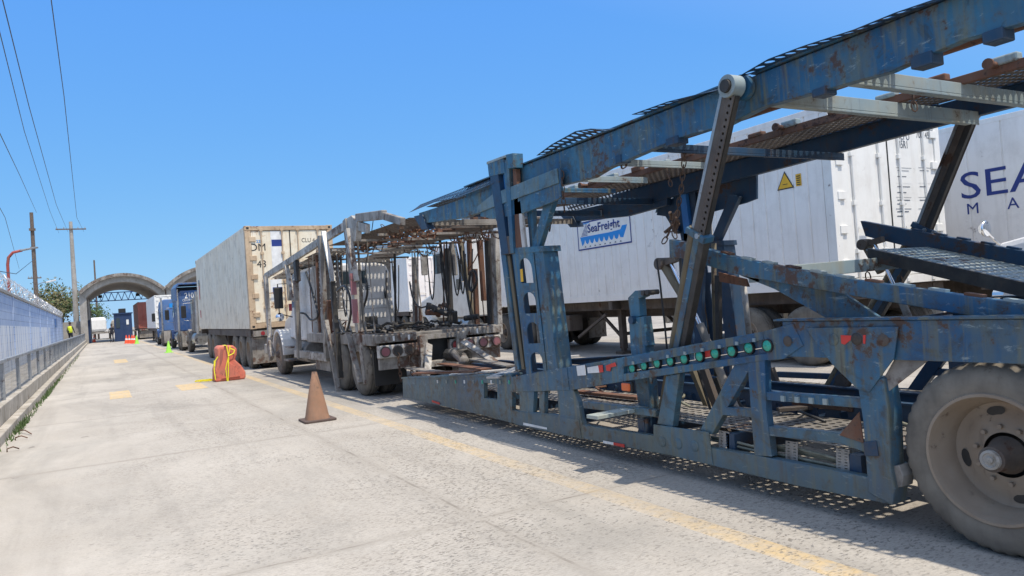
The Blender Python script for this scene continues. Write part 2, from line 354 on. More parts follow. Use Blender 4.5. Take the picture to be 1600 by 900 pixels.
    def build(s, name, mat, parent=None, smooth=False, bevel=0, solid=0, auto=None):
        me = bpy.data.meshes.new(name)
        off = root(parent).location if parent else Vector((0, 0, 0))
        me.from_pydata([(v[0]-off.x, v[1]-off.y, v[2]-off.z) for v in s.v], [], s.f)
        for m_ in (mat if isinstance(mat, (list, tuple)) else [mat]): me.materials.append(M[m_] if isinstance(m_, str) else m_)
        if isinstance(mat, (list, tuple)): me.polygons.foreach_set('material_index', s.mi)
        if smooth: me.polygons.foreach_set('use_smooth', [True]*len(me.polygons))
        me.update()
        if smooth and auto: me.set_sharp_from_angle(angle=math.radians(auto))
        o = bpy.data.objects.new(name, me); link(o)
        if parent: o.parent = parent
        if solid:
            q = o.modifiers.new('t', 'SOLIDIFY'); q.thickness = solid; q.offset = 0
        if bevel:
            q = o.modifiers.new('b', 'BEVEL'); q.width = bevel; q.segments = 2; q.limit_method = 'ANGLE'; q.angle_limit = math.radians(40)
        return o
def top(mb, name, mat, label, cat, group=None, base=None, **k):
    """a thing that is one mesh, its origin at its base"""
    xs = [v[0] for v in mb.v]; ys = [v[1] for v in mb.v]; zs = [v[2] for v in mb.v]
    c = base or ((min(xs)+max(xs))/2, (min(ys)+max(ys))/2, min(zs))
    mb.v = [(x-c[0], y-c[1], z-c[2]) for x, y, z in mb.v]
    o = mb.build(name, mat, None, **k); o.location = c
    return tag(o, label, cat, group)
def dup(o, delta=(0, 0, 0), parent=None, label=None):
    c = o.copy(); link(c); c.parent = parent
    if parent is None: c.location = Vector(o.location)+Vector(delta)
    if label: c['label'] = label
    for ch in list(o.children): dup(ch, parent=c)
    return c
def text(body, name, mat, parent, face, a0, a1, b0, b1, plane, bold=.0, shear=0, ext=.002):
    """lettering fitted to a rectangle on a wall; face 'L' looks towards -X (a runs from larger to smaller Y), 'R' towards -Y"""
    cu = bpy.data.curves.new(name, 'FONT'); cu.body = body; cu.extrude = 0.0; cu.offset = bold; cu.shear = shear; cu.resolution_u = 3
    tmp = bpy.data.objects.new('tmp', cu); link(tmp)
    me = bpy.data.meshes.new_from_object(tmp); bpy.data.objects.remove(tmp); bpy.data.curves.remove(cu)
    xs = [v.co.x for v in me.vertices]; ys = [v.co.y for v in me.vertices]
    x0, x1, y0, y1 = min(xs), max(xs), min(ys), max(ys); off = root(parent).location
    for v in me.vertices:
        a = a0+(a1-a0)*(v.co.x-x0)/(x1-x0); b = b0+(b1-b0)*(v.co.y-y0)/(y1-y0)
        v.co = Vector((plane, a, b))-off if face == 'L' else Vector((a, plane, b))-off
    me.materials.clear(); me.materials.append(M[mat]); me.name = name
    o = bpy.data.objects.new(name, me); link(o); o.parent = parent
    q = o.modifiers.new('t', 'SOLIDIFY'); q.thickness = ext; q.offset = 0
    return o
def chain(pts, r=.012, pitch=None):
    mb = MB(); P = [Vector(p) for p in pts]; pitch = pitch or r*5.2; k = 0
    for a, b in zip(P, P[1:]):
        L = (b-a).length; n = max(1, round(L/pitch)); d = (b-a)/L; u = d.orthogonal().normalized(); w_ = d.cross(u)
        for i in range(n):
            c = a+d*L*(i+.5)/n; e = u if k % 2 else w_; k += 1
            lk = [c+d*math.cos(t)*pitch*.72+e*math.sin(t)*r*1.7 for t in [2*math.pi*q/8 for q in range(9)]]
            mb.path(lk, r*.5, 5)
    return mb
def hangline(a, b, sag, n=10):
    a, b = Vector(a), Vector(b)
    return [a.lerp(b, i/n)+Vector((0, 0, -sag*4*(i/n)*(1-i/n))) for i in range(n+1)]
# ================================================================ SETTING
g = MB(); g.add([(-600, -300, 0), (900, -300, 0), (900, 1500, 0), (-600, 1500, 0)], [(0, 1, 2, 3)])
tag(g.build('ground', 'ground'), kind='structure')
g = MB(); g.prism([(3.01, -.002), (3.04, .004), (3.18, .004), (3.21, -.002)], -4, 84, 'y')
tag(g.build('yellow_lane_line', 'line'), kind='structure')
g = MB()
for x0, x1, y0, y1 in ((.10, .46, 17.1, 19.0), (1.45, 1.95, 17.3, 19.0), (.42, .88, 33.9, 37.6)):
    g.prism([(x0-.03, -.002), (x0, .004), (x1, .004), (x1+.03, -.002)], y0, y1, 'y')
tag(g.build('yellow_ground_markings', 'patch'), kind='structure')
# strip of raised ground behind the kerb wall
g = MB(); g.box(-40, -1.56, -4, 200, -.5, .3)
tag(g.build('raised_verge', 'kerb'), kind='structure')
# low kerb wall in two steps
g = MB()
y = -4.0
while y < 88:
    L = 2.9; g.box(-1.35, -1.22, y, y+L-.012, -.1, .13+.01*random.random()); g.box(-1.56, -1.352, y, y+L-.012, -.1, .385+.008*random.random()); y += L
tag(g.build('kerb', 'kerb', bevel=.012), kind='structure')

# weeds and rebar bits along the kerb
wm = MB(); random.seed(3)
for i in range(900):
    y = random.choice([random.gauss(19.5, 2.0), random.gauss(24, 3), random.uniform(9, 50), random.gauss(14, .8)])
    x = -1.21+random.random()*.09; h = random.uniform(.02, .11); a = random.uniform(0, 6.28)
    c, s_ = math.cos(a)*.02, math.sin(a)*.02
    wm.add([(x, y, 0), (x+c, y+s_, 0), (x+c*1.6+random.uniform(-.03, .03), y+s_*1.6+random.uniform(-.04, .04), h)], [(0, 1, 2)])
tag(wm.build('kerb_weeds', 'weed'), 'short green weeds growing along the foot of the kerb', 'weeds', kind='stuff')
for i, (px, py, qx, qy, lab) in enumerate(((30, 674, 49, 678, 'bent rusty rebar stub furthest up the kerb'), (24, 686, 43, 684, 'rusty rebar stub between the other two by the kerb'), (11, 704, 30, 701, 'rusty rebar stub nearest the front by the kerb'))):
    a, b = GZ(px, py, .02), GZ(qx, qy, .02); mb = MB(); md = (a+b)/2+Vector((0, 0, .035))
    mb.path([a-Vector((0, 0, .02)), a+Vector((0, 0, .02)), md, b], .008, 6)
    top(mb, 'rebar_stub', 'rust', lab, 'rebar', 'rebar stubs beside the kerb', smooth=True)

# guard rail fence on the kerb wall
def rail_fence():
    t = thing('railing', (-1.45, 40, .385), 'grey metal railing with flat posts along the kerb wall', 'railing')
    X = -1.45
    mb = MB(); mb.box(X-.045, X+.045, 4, 86, 1.0, 1.055); mb.build('top_rail', 'galv', t, bevel=.006)
    for i in range(30):
        y = 9.4+i*2.62
        mb = MB(); mb.box(X-.03, X+.03, y-.045, y+.045, .38, 1.0); mb.box(X-.05, X+.05, y-.09, y+.09, .38, .39)
        mb.build('post', 'galv', t)
    mb = MB()
    y = 4.0
    while y < 60:
        mb.tube((X, y, .41), (X, y, 1.0), .0022, n=4); y += .075 if y < 40 else .15
    for z in [.45+.075*k for k in range(7)]: mb.tube((X+.003, 4, z), (X+.003, 86, z), .0022, n=4)
    mb.build('wire_mesh', 'galv', t)
rail_fence()

# painted block wall with coils of razor wire
WX0, WY0, WX1, WY1 = -2.3, 10.0, -3.3, 86.0
def wallx(y): return WX0+(WX1-WX0)*(y-WY0)/(WY1-WY0)
def block_wall():
    t = thing('block_wall', (wallx(48), 48, .3), 'long blue and white painted block wall beyond the railing', 'wall')
    mb = MB(); mb.prism([(wallx(2), 2), (wallx(86), 86), (wallx(86)-.2, 86), (wallx(2)-.2, 2)], .28, 2.72, 'z'); mb.build('wall_face', 'wall', t)
    mb = MB(); mb.prism([(wallx(2)+.05, 2), (wallx(86)+.05, 86), (wallx(86)-.25, 86), (wallx(2)-.25, 2)], 2.722, 2.82, 'z'); mb.build('coping', 'conc', t, bevel=.01)
    for y in range(6, 86, 8):
        mb = MB(); x = wallx(y); mb.box(x-.02, x+.035, y-.15, y+.15, .28, 2.72); mb.build('pilaster', 'wall', t)
    mb = MB(); pts = []
    n = 1500
    for i in range(n):
        y = 4+80*i/n; a = i*.62; r = .23+.03*math.sin(i*.37)
        pts.append((wallx(y)-.1+r*math.cos(a), y+.12*math.sin(a*2.3), 3.06+r*math.sin(a)*1.05))
    mb.path(pts, .007, 4); mb.build('razor_wire', 'razor', t)
    mb = MB()
    for i in range(1400):
        p = Vector(random.choice(pts)); d = Vector((random.uniform(-1, 1), random.uniform(-1, 1), random.uniform(-1, 1))).normalized()*.045
        e = d.orthogonal().normalized()*.012; mb.add([p-d, p+e, p+d, p-e], [(0, 1, 2, 3)])
    mb.build('wire_barbs', 'razor', t)
    for y in range(6, 84, 4):
        mb = MB(); x = wallx(y)-.1; mb.beam((x, y, 2.8), (x-.12, y, 3.35), .03, .03); mb.build('wire_bracket', 'galv', t)
    mb = MB(); x = wallx(66); mb.box(x, x+.12, 65.2, 66.6, 1.75, 2.4); mb.build('notice_board', 'truckblue2', t)
block_wall()
mb = MB(); mb.prism([(wallx(86)-.05, 86.02), (-1.75, 86.02), (-1.75, 86.2), (wallx(86)-.05, 86.2)], .28, 2.3, 'z')
top(mb, 'end_wall', 'conc', 'low grey wall closing the end of the verge', 'wall')

# poles
def pole(name, mat, x, y, h, r0, r1, label, arm=None, insul=True, lean=0, base=.3):
    t = thing(name, (x, y, base), label, 'utility pole')
    mb = MB(); mb.tube((x, y, base-.3), (x+lean, y, h), r0, r1, 14); mb.build('shaft', mat, t, smooth=True, auto=40)
    if arm:
        z, L = arm; mb = MB(); mb.box(x+lean-L, x+lean+L, y-.28, y-.16, z-.06, z+.06); mb.build('crossarm', 'wood', t)
        for k in (-1, -.5, .5, 1):
            mb = MB(); mb.tube((x+lean+k*(L-.1), y-.22, z+.06), (x+lean+k*(L-.1), y-.22, z+.24), .045, .03, 8); mb.build('insulator', 'steel', t)
    return t
pole('concrete_pole', 'conc', -2.15, 88, 12.6, .30, .16, 'tall grey concrete utility pole with a crossarm beside the arch', (11.8, 1.35))
p_ = pole('wooden_pole', 'wood', -4.75, 76, 11.9, .20, .14, 'dark wooden utility pole behind the block wall')
mb = MB(); mb.path([(-4.7, 76, 5.6), (-4.2, 75.6, 5.75), (-3.8, 75.3, 5.75)], .03, 6); mb.build('lamp_arm', 'galv', p_)
mb = MB(); mb.beam((-3.9, 75.3, 5.74), (-3.2, 75, 5.9), .22, .12); mb.build('lamp_head', 'lampwhite', p_, bevel=.03)
mb = MB(); mb.box(-4.98, -4.5, 75.7, 75.9, 10.3, 10.5); mb.box(-4.95, -4.5, 75.7, 75.85, 8.8, 8.9); mb.build('bracket', 'wood', p_)
def lamp_post():
    t = thing('street_lamp', (-3.95, 45, .3), 'curved red street lamp behind the razor wire', 'street lamp')
    mb = MB(); mb.path([(-3.95, 45, 0), (-3.95, 45, 5.0), (-3.9, 45, 5.35), (-3.7, 45, 5.6), (-3.3, 44.8, 5.68)], .07, 10); mb.build('pole', 'redpole', t, smooth=True)
    mb = MB(); mb.beam((-3.35, 44.8, 5.68), (-2.6, 44.6, 5.8), .2, .08); mb.build('lamp_head', 'galv', t, bevel=.02)
lamp_post()
pole('thin_wooden_pole', 'wood', -5.3, 86, 6.8, .10, .08, 'thin dark pole close to the left of the tall wooden pole')
pole('distant_mast', 'conc', -6.6, 105, 8.6, .16, .10, 'pale thin pole rising above the shrubs at far left', (8.0, .7))
pole('distant_pole', 'wood', -.35, 118, 11.0, .14, .10, 'distant thin pole rising just above the arch crown')
mb = None
for px, lab in ((135, 'left one of two thin pale posts under the arch'), (141, 'right one of two thin pale posts under the arch')):
    q = SY(px, 500, 90); mb = MB(); mb.tube((q.x, 90, 0), (q.x, 90, 4.9), .10, .09, 10)
    top(mb, 'thin_post', 'conc', lab, 'post', 'thin posts under the arch', smooth=True, auto=40)

# power lines, strung from the poles and passing high over the camera's left
def wire(pts, label, r=.013):
    P = [SY(a, b, y) for a, b, y in pts]
    out = []
    for i in range(len(P)-1):
        for k in range(6): out.append(P[i].lerp(P[i+1], k/6))
    out.append(P[-1]); mb = MB(); mb.path(out, r, 6)
    top(mb, 'power_line', 'wire', label, 'power line', 'power lines overhead', smooth=True)
wire([(66, -180, 15), (80, 0, 21), (100, 150, 30), (120, 340, 62), (131, 362, 87.7)], 'power line furthest right, ending at the right tip of the crossarm')
wire([(-20, -90, 16), (4, 0, 19), (45, 165, 28), (88, 320, 55), (106, 362, 87.7)], 'power line from the top left corner to the middle of the crossarm')
wire([(-25, -40, 16), (0, 52, 19), (38, 205, 30), (78, 330, 58), (92, 364, 87.7)], 'power line just left of the one from the top left corner', .011)
wire([(-40, 130, 18), (0, 209, 25), (30, 272, 40), (57, 332, 75.8)], 'power line dropping to the top of the wooden pole')
wire([(-30, 270, 22), (8, 340, 40), (30, 420, 90)], 'faint power line lowest at the far left edge', .012)
wire([(-20, 425, 30), (0, 424, 34), (25, 428, 45), (55, 404, 74)], 'sagging cable behind the red street lamp', .018)

# trees
def tree(x, y, h, cr, n, label, mats=('leaf', 'leafdry'), base=0, seed=1):
    rnd = random.Random(seed); t = thing('tree', (x, y, base), label, 'tree', 'trees behind the wall')
    mb = MB(); tips = []
    mb.tube((x, y, base), (x, y, base+h*.45), .16, .11, 8)
    for k in range(11):
        a = rnd.uniform(0, 6.28); l = rnd.uniform(.4, 1)*cr; z0 = base+h*rnd.uniform(.25, .55)
        p = Vector((x+math.cos(a)*l, y+math.sin(a)*l, base+h*rnd.uniform(.5, .95)))
        m_ = Vector((x, y, z0)).lerp(p, .5)+Vector((0, 0, .2)); mb.path([(x, y, z0), m_, p], .035, 5); tips += [p, m_, p.lerp(m_, .5)]
    mb.build('trunk', 'bark', t)
    cl = MB()
    for k in range(n):
        c = rnd.choice(tips); p = c+Vector([rnd.gauss(0, cr*.2) for _ in range(3)])
        d = Vector([rnd.gauss(0, 1) for _ in range(3)]).normalized()*rnd.uniform(.09, .2); e = d.orthogonal().normalized()*d.length*.5
        cl.cur = 0 if rnd.random() < .7 else 1
        cl.add([p-d, p+e, p+d, p-e], [(0, 1, 2, 3)])
    cl.build('crown', list(mats), t)
for i, (px, y, h, cr, n, lab, ms) in enumerate((
        (82, 92, 6.0, 2.1, 1500, 'brownish leafy tree just right of the wooden pole', ('leafdry', 'leaf')),
        (98, 98, 7.2, 2.2, 1700, 'green tree just left of the concrete pole', ('leaf', 'leafdry')),
        (66, 84, 4.2, 1.3, 600, 'low shrubby tree at the foot of the wooden pole', ('leafdry', 'leaf')),
        (40, 108, 6.6, 2.2, 260, 'nearly bare tree behind the razor wire', ('leafdry', 'leafdry')),
        (20, 115, 7.0, 2.4, 240, 'nearly bare tree beside the red street lamp', ('leafdry', 'leafdry')),
        (147, 118, 6.0, 1.9, 1300, 'green tree seen through the left side of the arch', ('leaf', 'leaf')))):
    q = SY(px, 500, y); tree(q.x, y, h, cr, n, lab, ms, seed=i+5)

# ---------------------------------------------------------------- arches
def arch(x0, x1, yf, yb, crown, spring, th, label, post_left=True):
    t = thing('arch_canopy', ((x0+x1)/2, yf, 0), label, 'canopy', 'vaulted canopies over the lanes')
    cx, hw = (x0+x1)/2, (x1-x0)/2; rise = crown-spring; R = (hw*hw+rise*rise)/(2*rise); cz = crown-R; a = math.asin(hw/R); n = 28
    def arc(r): return [(cx+r*math.sin(-a+2*a*i/n), cz+r*math.cos(-a+2*a*i/n)) for i in range(n+1)]
    o, i_ = arc(R), arc(R-th)
    mb = MB(); mb.prism(o+i_[::-1], yf, yf+.5, 'y'); mb.build('front_rib', 'conc', t)
    oc, ic = arc(R+.03), arc(R-th*.36); mb = MB(); mb.prism(oc+ic[::-1], yf-.35, yf-.002, 'y'); mb.build('roof_edge', 'greydirty', t)
    o2, i2 = arc(R-.12), arc(R-th*1.03)
    mb = MB(); mb.prism(o2+i2[::-1], yf+.502, yb, 'y'); mb.build('vault', 'conc', t)
    for x in ((x0+.35,) if True else ())+(x1-.35,):
        mb = MB(); mb.box(x-.32, x+.32, yf+.1, yf+.7, 0, spring+.15); mb.build('column', 'conc', t, bevel=.03)
        mb = MB(); mb.box(x-.28, x+.28, yb-.7, yb-.1, 0, spring+.15); mb.build('column', 'conc', t)
    return t
arch(-1.80, 6.05, 85, 103, 6.88, 5.15, .85, 'grey concrete vault over the open lane, left of two')
arch(6.12, 15.2, 85, 103, 7.4, 5.35, .85, 'grey concrete vault behind the blue truck and container, right of two')
def truss():
    t = thing('truss', (2.1, 95, 4.3), 'blue steel lattice truss spanning under the left vault', 'truss')
    a, b, zl, zh, Y = -1.2, 5.3, 4.75, 5.75, 103.4
    mb = MB(); mb.box(a, b, Y-.05, Y+.05, zl-.05, zl+.05); mb.build('bottom_chord', 'midblue', t)
    mb = MB(); mb.box(a+.2, b-.2, Y-.05, Y+.05, zh-.05, zh+.05); mb.build('top_chord', 'midblue', t)
    n = 9
    for i in range(n):
        x = a+(b-a)*i/n; w_ = (b-a)/n; mb = MB(); mb.tube((x, Y, zl), (x+w_/2, Y, zh), .04, n=6); mb.tube((x+w_/2, Y, zh), (x+w_, Y, zl), .04, n=6); mb.build('web_brace', 'midblue', t)
    for x in (.1, 4.2):
        mb = MB(); mb.box(x-.22, x+.22, Y-.3, Y-.06, 5.15, 5.5); mb.build('floodlight', 'black', t)
truss()
def booth():
    a, b = SY(180, 530, 84).x, SY(208, 530, 84).x
    t = thing('guard_booth', ((a+b)/2, 84.8, 0), 'navy blue guard booth standing under the vault', 'booth')
    mb = MB(); mb.box(a, b, 84, 85.8, 0, 2.75); mb.build('wall', 'navy', t, bevel=.02)
    mb = MB(); mb.box(a-.1, b+.1, 83.9, 85.9, 2.752, 2.86); mb.build('roof', 'navy', t)
    mb = MB(); mb.box(a+.15, a+.5, 83.96, 83.998, 1.35, 2.35); mb.build('window', 'glass', t)
    mb = MB(); mb.box((a+b)/2+.05, b-.08, 83.97, 83.998, .1, 2.2); mb.build('door', 'navy', t)
    text('1', 'number', 'whitepaint', t, 'R', (a+b)/2+.28, (a+b)/2+.5, 1.65, 2.15, 83.95)
    mb = MB(); mb.box((a+b)/2-.35, (a+b)/2+.3, 84.5, 85.2, 2.862, 3.3); mb.build('air_conditioner', 'black', t, bevel=.03)
booth()
q0, q1 = SY(131, 520, 86).x, SY(142, 520, 86).x
mb = MB(); mb.box(q0, q1, 86.25, 86.4, 0, 2.35); mb.box(q0, q0+.06, 86.2, 86.248, 0, 2.4); mb.box(q1-.06, q1, 86.2, 86.248, 0, 2.4)
top(mb, 'gate_panel', 'navy', 'blue metal gate leaf at the end of the railing', 'gate')
# ================================================================ WHEELS (axis along X; outer face towards -X when s = -1)
def wheel(parent, xo, y, r, w_, s=-1, tmat='rubber', rmat='rim', n=40, name='wheel', dual=False, lugs=8, z=None, dish=.13, rr=.56, hub=.06):
    """outer face at xo, body extends away from it by w_ against s"""
    z = r if z is None else z; q = -s
    R_ = r*rr
    prof = [(q*0.02, R_), (q*.006, R_*1.02), (q*.0, R_*1.12), (0, r*.80), (q*.012, r*.90), (q*.03, r*.955), (q*.05, r*.985), (q*.075, r), (q*.078, r-.012), (q*.09, r-.012), (q*.093, r), (q*w_*.5-q*.006, r+.004), (q*w_*.5-q*.004, r-.01), (q*w_*.5+q*.004, r-.01), (q*w_*.5+q*.006, r+.004),
            (q*(w_-.093), r), (q*(w_-.09), r-.012), (q*(w_-.078), r-.012), (q*(w_-.075), r), (q*(w_-.03), r*.955), (q*w_, r*.8), (q*w_, R_*1.1), (q*(w_-.02), R_)]
    if n >= 90:
        md = lambda i, j: (-.008 if (i % 3 == 0 and j in (5, 6, 7, 18, 19)) else 0)+.0015*math.sin(i*.9)
    else: md = None
    rim = MB()
    rp = [(q*.012, R_*1.06), (q*-.004, R_*1.03), (q*-.004, R_*.985), (q*.03, R_*.95), (q*dish*.45, R_*.93), (q*dish*.6, R_*.87), (q*dish, R_*.84), (q*(dish+.012), R_*.70), (q*(dish-.02), R_*.50), (q*(dish-.02), R_*.36)]
    rim.lathe(rp, (xo, y, z), n)
    wh = rim.build(name, rmat, parent, smooth=True, auto=50)
    mb = MB(); mb.lathe(prof, (xo, y, z), n, mod=md); mb.build('tyre', tmat, wh, smooth=True, auto=35)
    hb = MB(); xh = xo+q*(dish-.02)
    hk = .8 if n >= 90 else 1
    hb.lathe([(0, R_*.38*hk), (-q*.02, R_*.34*hk), (-q*hub*.7, R_*.27*hk), (-q*hub, R_*.25*hk), (-q*(hub+.012), R_*.20), (-q*(hub+.02), 0.001)], (xh, y, z), max(16, n//2)); hb.build('hub', 'frame', wh, smooth=True, auto=40)
    if n >= 24:
        lg = MB(); solo = n >= 90
        for k in range(lugs):
            a = 2*math.pi*k/lugs+.2; c = (xh, y+math.cos(a)*R_*.46, z+math.sin(a)*R_*.46)
            lg.tube((c[0]+q*.01, c[1], c[2]), (c[0]-q*.022, c[1], c[2]), .014, .012, 6)
            if solo: lg.build('lug_nut', rmat, wh); lg = MB()
        if not solo: lg.build('lug_nuts', rmat, wh)
        for k in range(4 if n >= 90 else 5):
            a = 2*math.pi*k/(4 if n >= 90 else 5)+1.35; c = Vector((xo+q*(dish+.006), y+math.cos(a)*R_*.70, z+math.sin(a)*R_*.70))
            # oval hand holes: their dark depth painted as flat black ovals
            e1 = Vector((0, math.cos(a), math.sin(a))); e2 = Vector((0, -math.sin(a), math.cos(a)))
            vs = [c-Vector((q*.004, 0, 0))+e1*math.cos(t)*R_*.075+e2*math.sin(t)*R_*.15 for t in [2*math.pi*i/14 for i in range(14)]]
            ho = MB(); ho.add(vs, [tuple(range(14))]); ho.build('hand_hole', 'black', wh)
    if dual:
        mb = MB(); x2 = xo+q*(w_+.04); mb.lathe([(p[0], p[1]) for p in prof], (x2, y, z), n); mb.lathe([(q*.02, R_), (q*.1, R_*.95), (q*.1, .001)], (x2, y, z), n)
        mb.build('inner_tyre', 'rubber', wh, smooth=True, auto=35)
    return wh
def mudflap(parent, x0, x1, y, z0, z1, mat='black'):
    mb = MB(); mb.box(x0, x1, y, y+.015, z0, z1); return mb.build('mudflap', mat, parent)

# ================================================================ BLUE CAR HAULER TRAILER
T = thing('car_hauler_trailer', (5.0, 4.0, 0), 'old blue double deck car hauler trailer nearest on the right', 'car trailer')
def PX(pts): return [SX(a, b, 3.8) for a, b in pts]
def plate(name, pts, d=0., th=.05, mat='blue', far=True, bev=.004, yz=None):
    """side plate cut to an outline on the near side (d = setback in metres) and again on the far side"""
    P = yz or PX(pts); out = []
    mb = MB(); mb.prism(P, 3.8+d, 3.8+d+th); out.append(mb.build(name, mat, T, bevel=bev))
    if far:
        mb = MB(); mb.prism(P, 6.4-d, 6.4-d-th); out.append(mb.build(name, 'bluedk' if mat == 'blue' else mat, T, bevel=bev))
    return out
def both(fn, name, mat, far=True, **k):
    r_ = []
    for s in ((1, -1) if far else (1,)):
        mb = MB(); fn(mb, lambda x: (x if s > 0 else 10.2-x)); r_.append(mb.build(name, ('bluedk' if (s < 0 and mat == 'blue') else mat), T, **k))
    return r_
# lower frame: tongue side, rails, uprights
def tongue(mb, X):
    top_ = PX([(629, 592), (690, 588), (756, 587)]); bot = PX([(630, 621), (690, 634), (756, 649)])
    mb.prism([top_[0], top_[1], top_[2], bot[2], bot[1], bot[0]], X(3.80), X(3.85))
    # around the window hole
    mb.prism(PX([(756, 587), (800, 587), (800, 602), (756, 598)]), X(3.80), X(3.85)); mb.prism(PX([(756, 622), (800, 628), (800, 661), (756, 649)]), X(3.80), X(3.85))
    mb.prism(PX([(777, 600), (800, 602), (800, 628), (777, 625)]), X(3.80), X(3.85))
both(tongue, 'tongue_side', 'blue')
def tongue_top(mb, X):
    a = PX([(628, 592)])[0]; b = PX([(800, 587)])[0]
    mb.beam((X(3.86), a[0], a[1]+.012), (X(3.86), b[0], b[1]+.012), .14, .02)
both(tongue_top, 'tongue_flange', 'blue')
plate('bottom_rail', [(800, 641), (800, 661), (910, 685), (1060, 715), (1249, 760), (1396, 789), (1396, 755), (1349, 744), (1178, 711), (1111, 700), (1022, 681), (910, 664), (906, 652)], .0, .06)
plate('bottom_rail_flange', [(800, 657), (1249, 756), (1396, 785), (1396, 789), (1249, 760), (800, 661)], .06, .10)
plate('upright_plate', [(800, 600), (834, 605), (832, 650), (811, 646), (811, 614), (800, 612)], .004, .05)
plate('upright_bar', [(841, 611), (849, 612), (849, 650), (841, 648)], .01, .05)
plate('upright_plate', [(870, 608), (893, 604), (903, 628), (909, 666), (873, 657)], .004, .05)
plate('rail_joint_plate', [(805, 642), (905, 655), (909, 686), (805, 663)], -.006, .006)
plate('gusset', [(1022, 663), (1108, 675), (1115, 727), (1062, 715), (1052, 712), (1022, 706)], -.008, .012)
for px in (1036, 1061, 1087):
    q = SX(px, 690+(px-1036)*.13, 3.8); mb = MB(); mb.lathe([(0, .001), (-.006, .035), (0, .042)], (3.79, q[0], q[1]), 16); mb.build('round_boss', 'blue', T, smooth=True)
plate('lower_middle_rail', [(910, 628), (1022, 641), (1022, 652), (910, 638)], .012, .06)
plate('crossbar', [(1196, 666), (1313, 678), (1351, 694), (1351, 708), (1313, 694), (1196, 681)], .01, .06)
plate('crossbar', [(1190, 612), (1347, 623), (1349, 639), (1189, 625)], .012, .06)
plate('crossbar', [(1129, 636), (1174, 641), (1174, 653), (1126, 649)], .014, .06)
plate('upright', [(1167, 563), (1194, 561), (1196, 640), (1205, 714), (1178, 712), (1172, 640)], .004, .06)
plate('diagonal_brace', [(1147, 565), (1176, 564), (1109, 680), (1090, 674)], .018, .06)
plate('diagonal_brace', [(1038, 588), (1059, 584), (1048, 668), (1024, 663)], .018, .06)
plate('brown_gusset', [(1342, 643), (1349, 693), (1310, 680)], .003, .008, 'rust')
# end column, vee plate and folded gusset by the wheel
plate('end_column', [(1340, 590), (1382, 590), (1390, 640), (1394, 735), (1400, 764), (1396, 790), (1358, 770), (1350, 660)], -.012, .13, bev=.01)
plate('column_plate', [(1352, 690), (1372, 688), (1376, 712), (1354, 712)], -.02, .008, 'bluedk', far=False)
plate('vee_plate', [(1262, 512), (1407, 510), (1400, 560), (1393, 569), (1362, 612), (1344, 608), (1304, 569)], -.022, .012)
plate('folded_gusset', [(1395, 559), (1449, 562), (1380, 616), (1372, 600)], .02, .01, 'greydirty')
plate('rear_rub_block', [(1386, 730), (1401, 728), (1408, 745), (1406, 762), (1392, 764), (1386, 745)], .02, .1, 'greydirty', far=False)
# rear beam over the wheels
yr = -1.2
y0, z0 = SX(1260, 505, 3.8); y1, z1 = SX(1262, 556, 3.8)
plate('rear_beam', None, .0, .07, yz=[(3.30, 1.19), (yr, 1.19), (yr, 1.00), (3.30, 0.965)])
plate('rear_beam_lip', None, -.015, .10, yz=[(3.36, 1.192), (yr, 1.192), (yr, 1.212), (3.36, 1.205)])
plate('fish_plate', [(1193, 518), (1240, 505), (1256, 540), (1225, 561), (1200, 563)], -.006, .012)
q = SX(1232, 533, 3.8)
mb = MB(); mb.lathe([(0, .001), (-.004, .03), (0, .034)], (3.79, q[0], q[1]), 18); mb.build('bolt_head', 'frame', T, smooth=True)
for i, (px, py, c) in enumerate(((1306, 530, 'blue'), (1342, 529, 'dark'), (1384, 531, 'frame'))):
    q = SX(px, py, 3.8); mb = MB(); mb.lathe([(0, .001), (-.004, .032), (0, .035)], (3.776, q[0], q[1]), 18); mb.build('capped_light_hole', c, T, smooth=True)
for pts in ([(1318, 523), (1335, 524), (1334, 530), (1324, 538), (1319, 536)], [(1353, 523), (1357, 523), (1356, 537), (1353, 536)]):
    mb = MB(); mb.prism(PX(pts), 3.774, 3.778); mb.build('red_reflector_remnant', 'redpaint', T)
# sloping upper rail with lamp band
plate('sloping_rail', [(800, 589), (840, 581), (884, 574), (974, 558), (974, 596), (890, 610), (800, 613)], .0, .07)
plate('sloping_rail_top_flange', [(974, 558), (1193, 518), (1193, 531), (974, 573)], .0, .09)
plate('sloping_rail_bottom_flange', [(974, 584), (1200, 552), (1203, 562), (974, 596)], .0, .09)
plate('sloping_rail_web', [(974, 570), (1193, 528), (1200, 555), (974, 588)], .035, .03)
plate('rail_splice', [(800, 589), (886, 574), (890, 609), (802, 612)], -.005, .005, bev=0)
GL = [(82, 227), (137, 214), (198, 202), (260, 192), (325, 182), (397, 170), (470, 156), (548, 146), (628, 131), (715, 121)]
for a, b in GL:
    lx = 3.782 if a > 700 else 3.815
    q = SX(960+a/3, 500+b/3, lx); mb = MB(); mb.lathe([(0.02, .036), (.0, .036), (-.006, .03), (-.012, .001)], (lx, q[0], q[1]), 20); L_ = mb.build('marker_lamp', 'green', T, smooth=True, auto=50)
    mb = MB(); mb.lathe([(.03, .046), (-.002, .044), (-.002, .037), (.03, .037)], (lx, q[0], q[1]), 20); mb.build('lamp_ring', 'black', L_, smooth=True, auto=50)
a, b = SX(985, 580, 3.83), SX(1195, 543, 3.83); mb = MB(); mb.path([(3.828, a[0], a[1]), (3.828, b[0], b[1])], .004, 5); mb.build('lamp_cable', 'chrome', T)
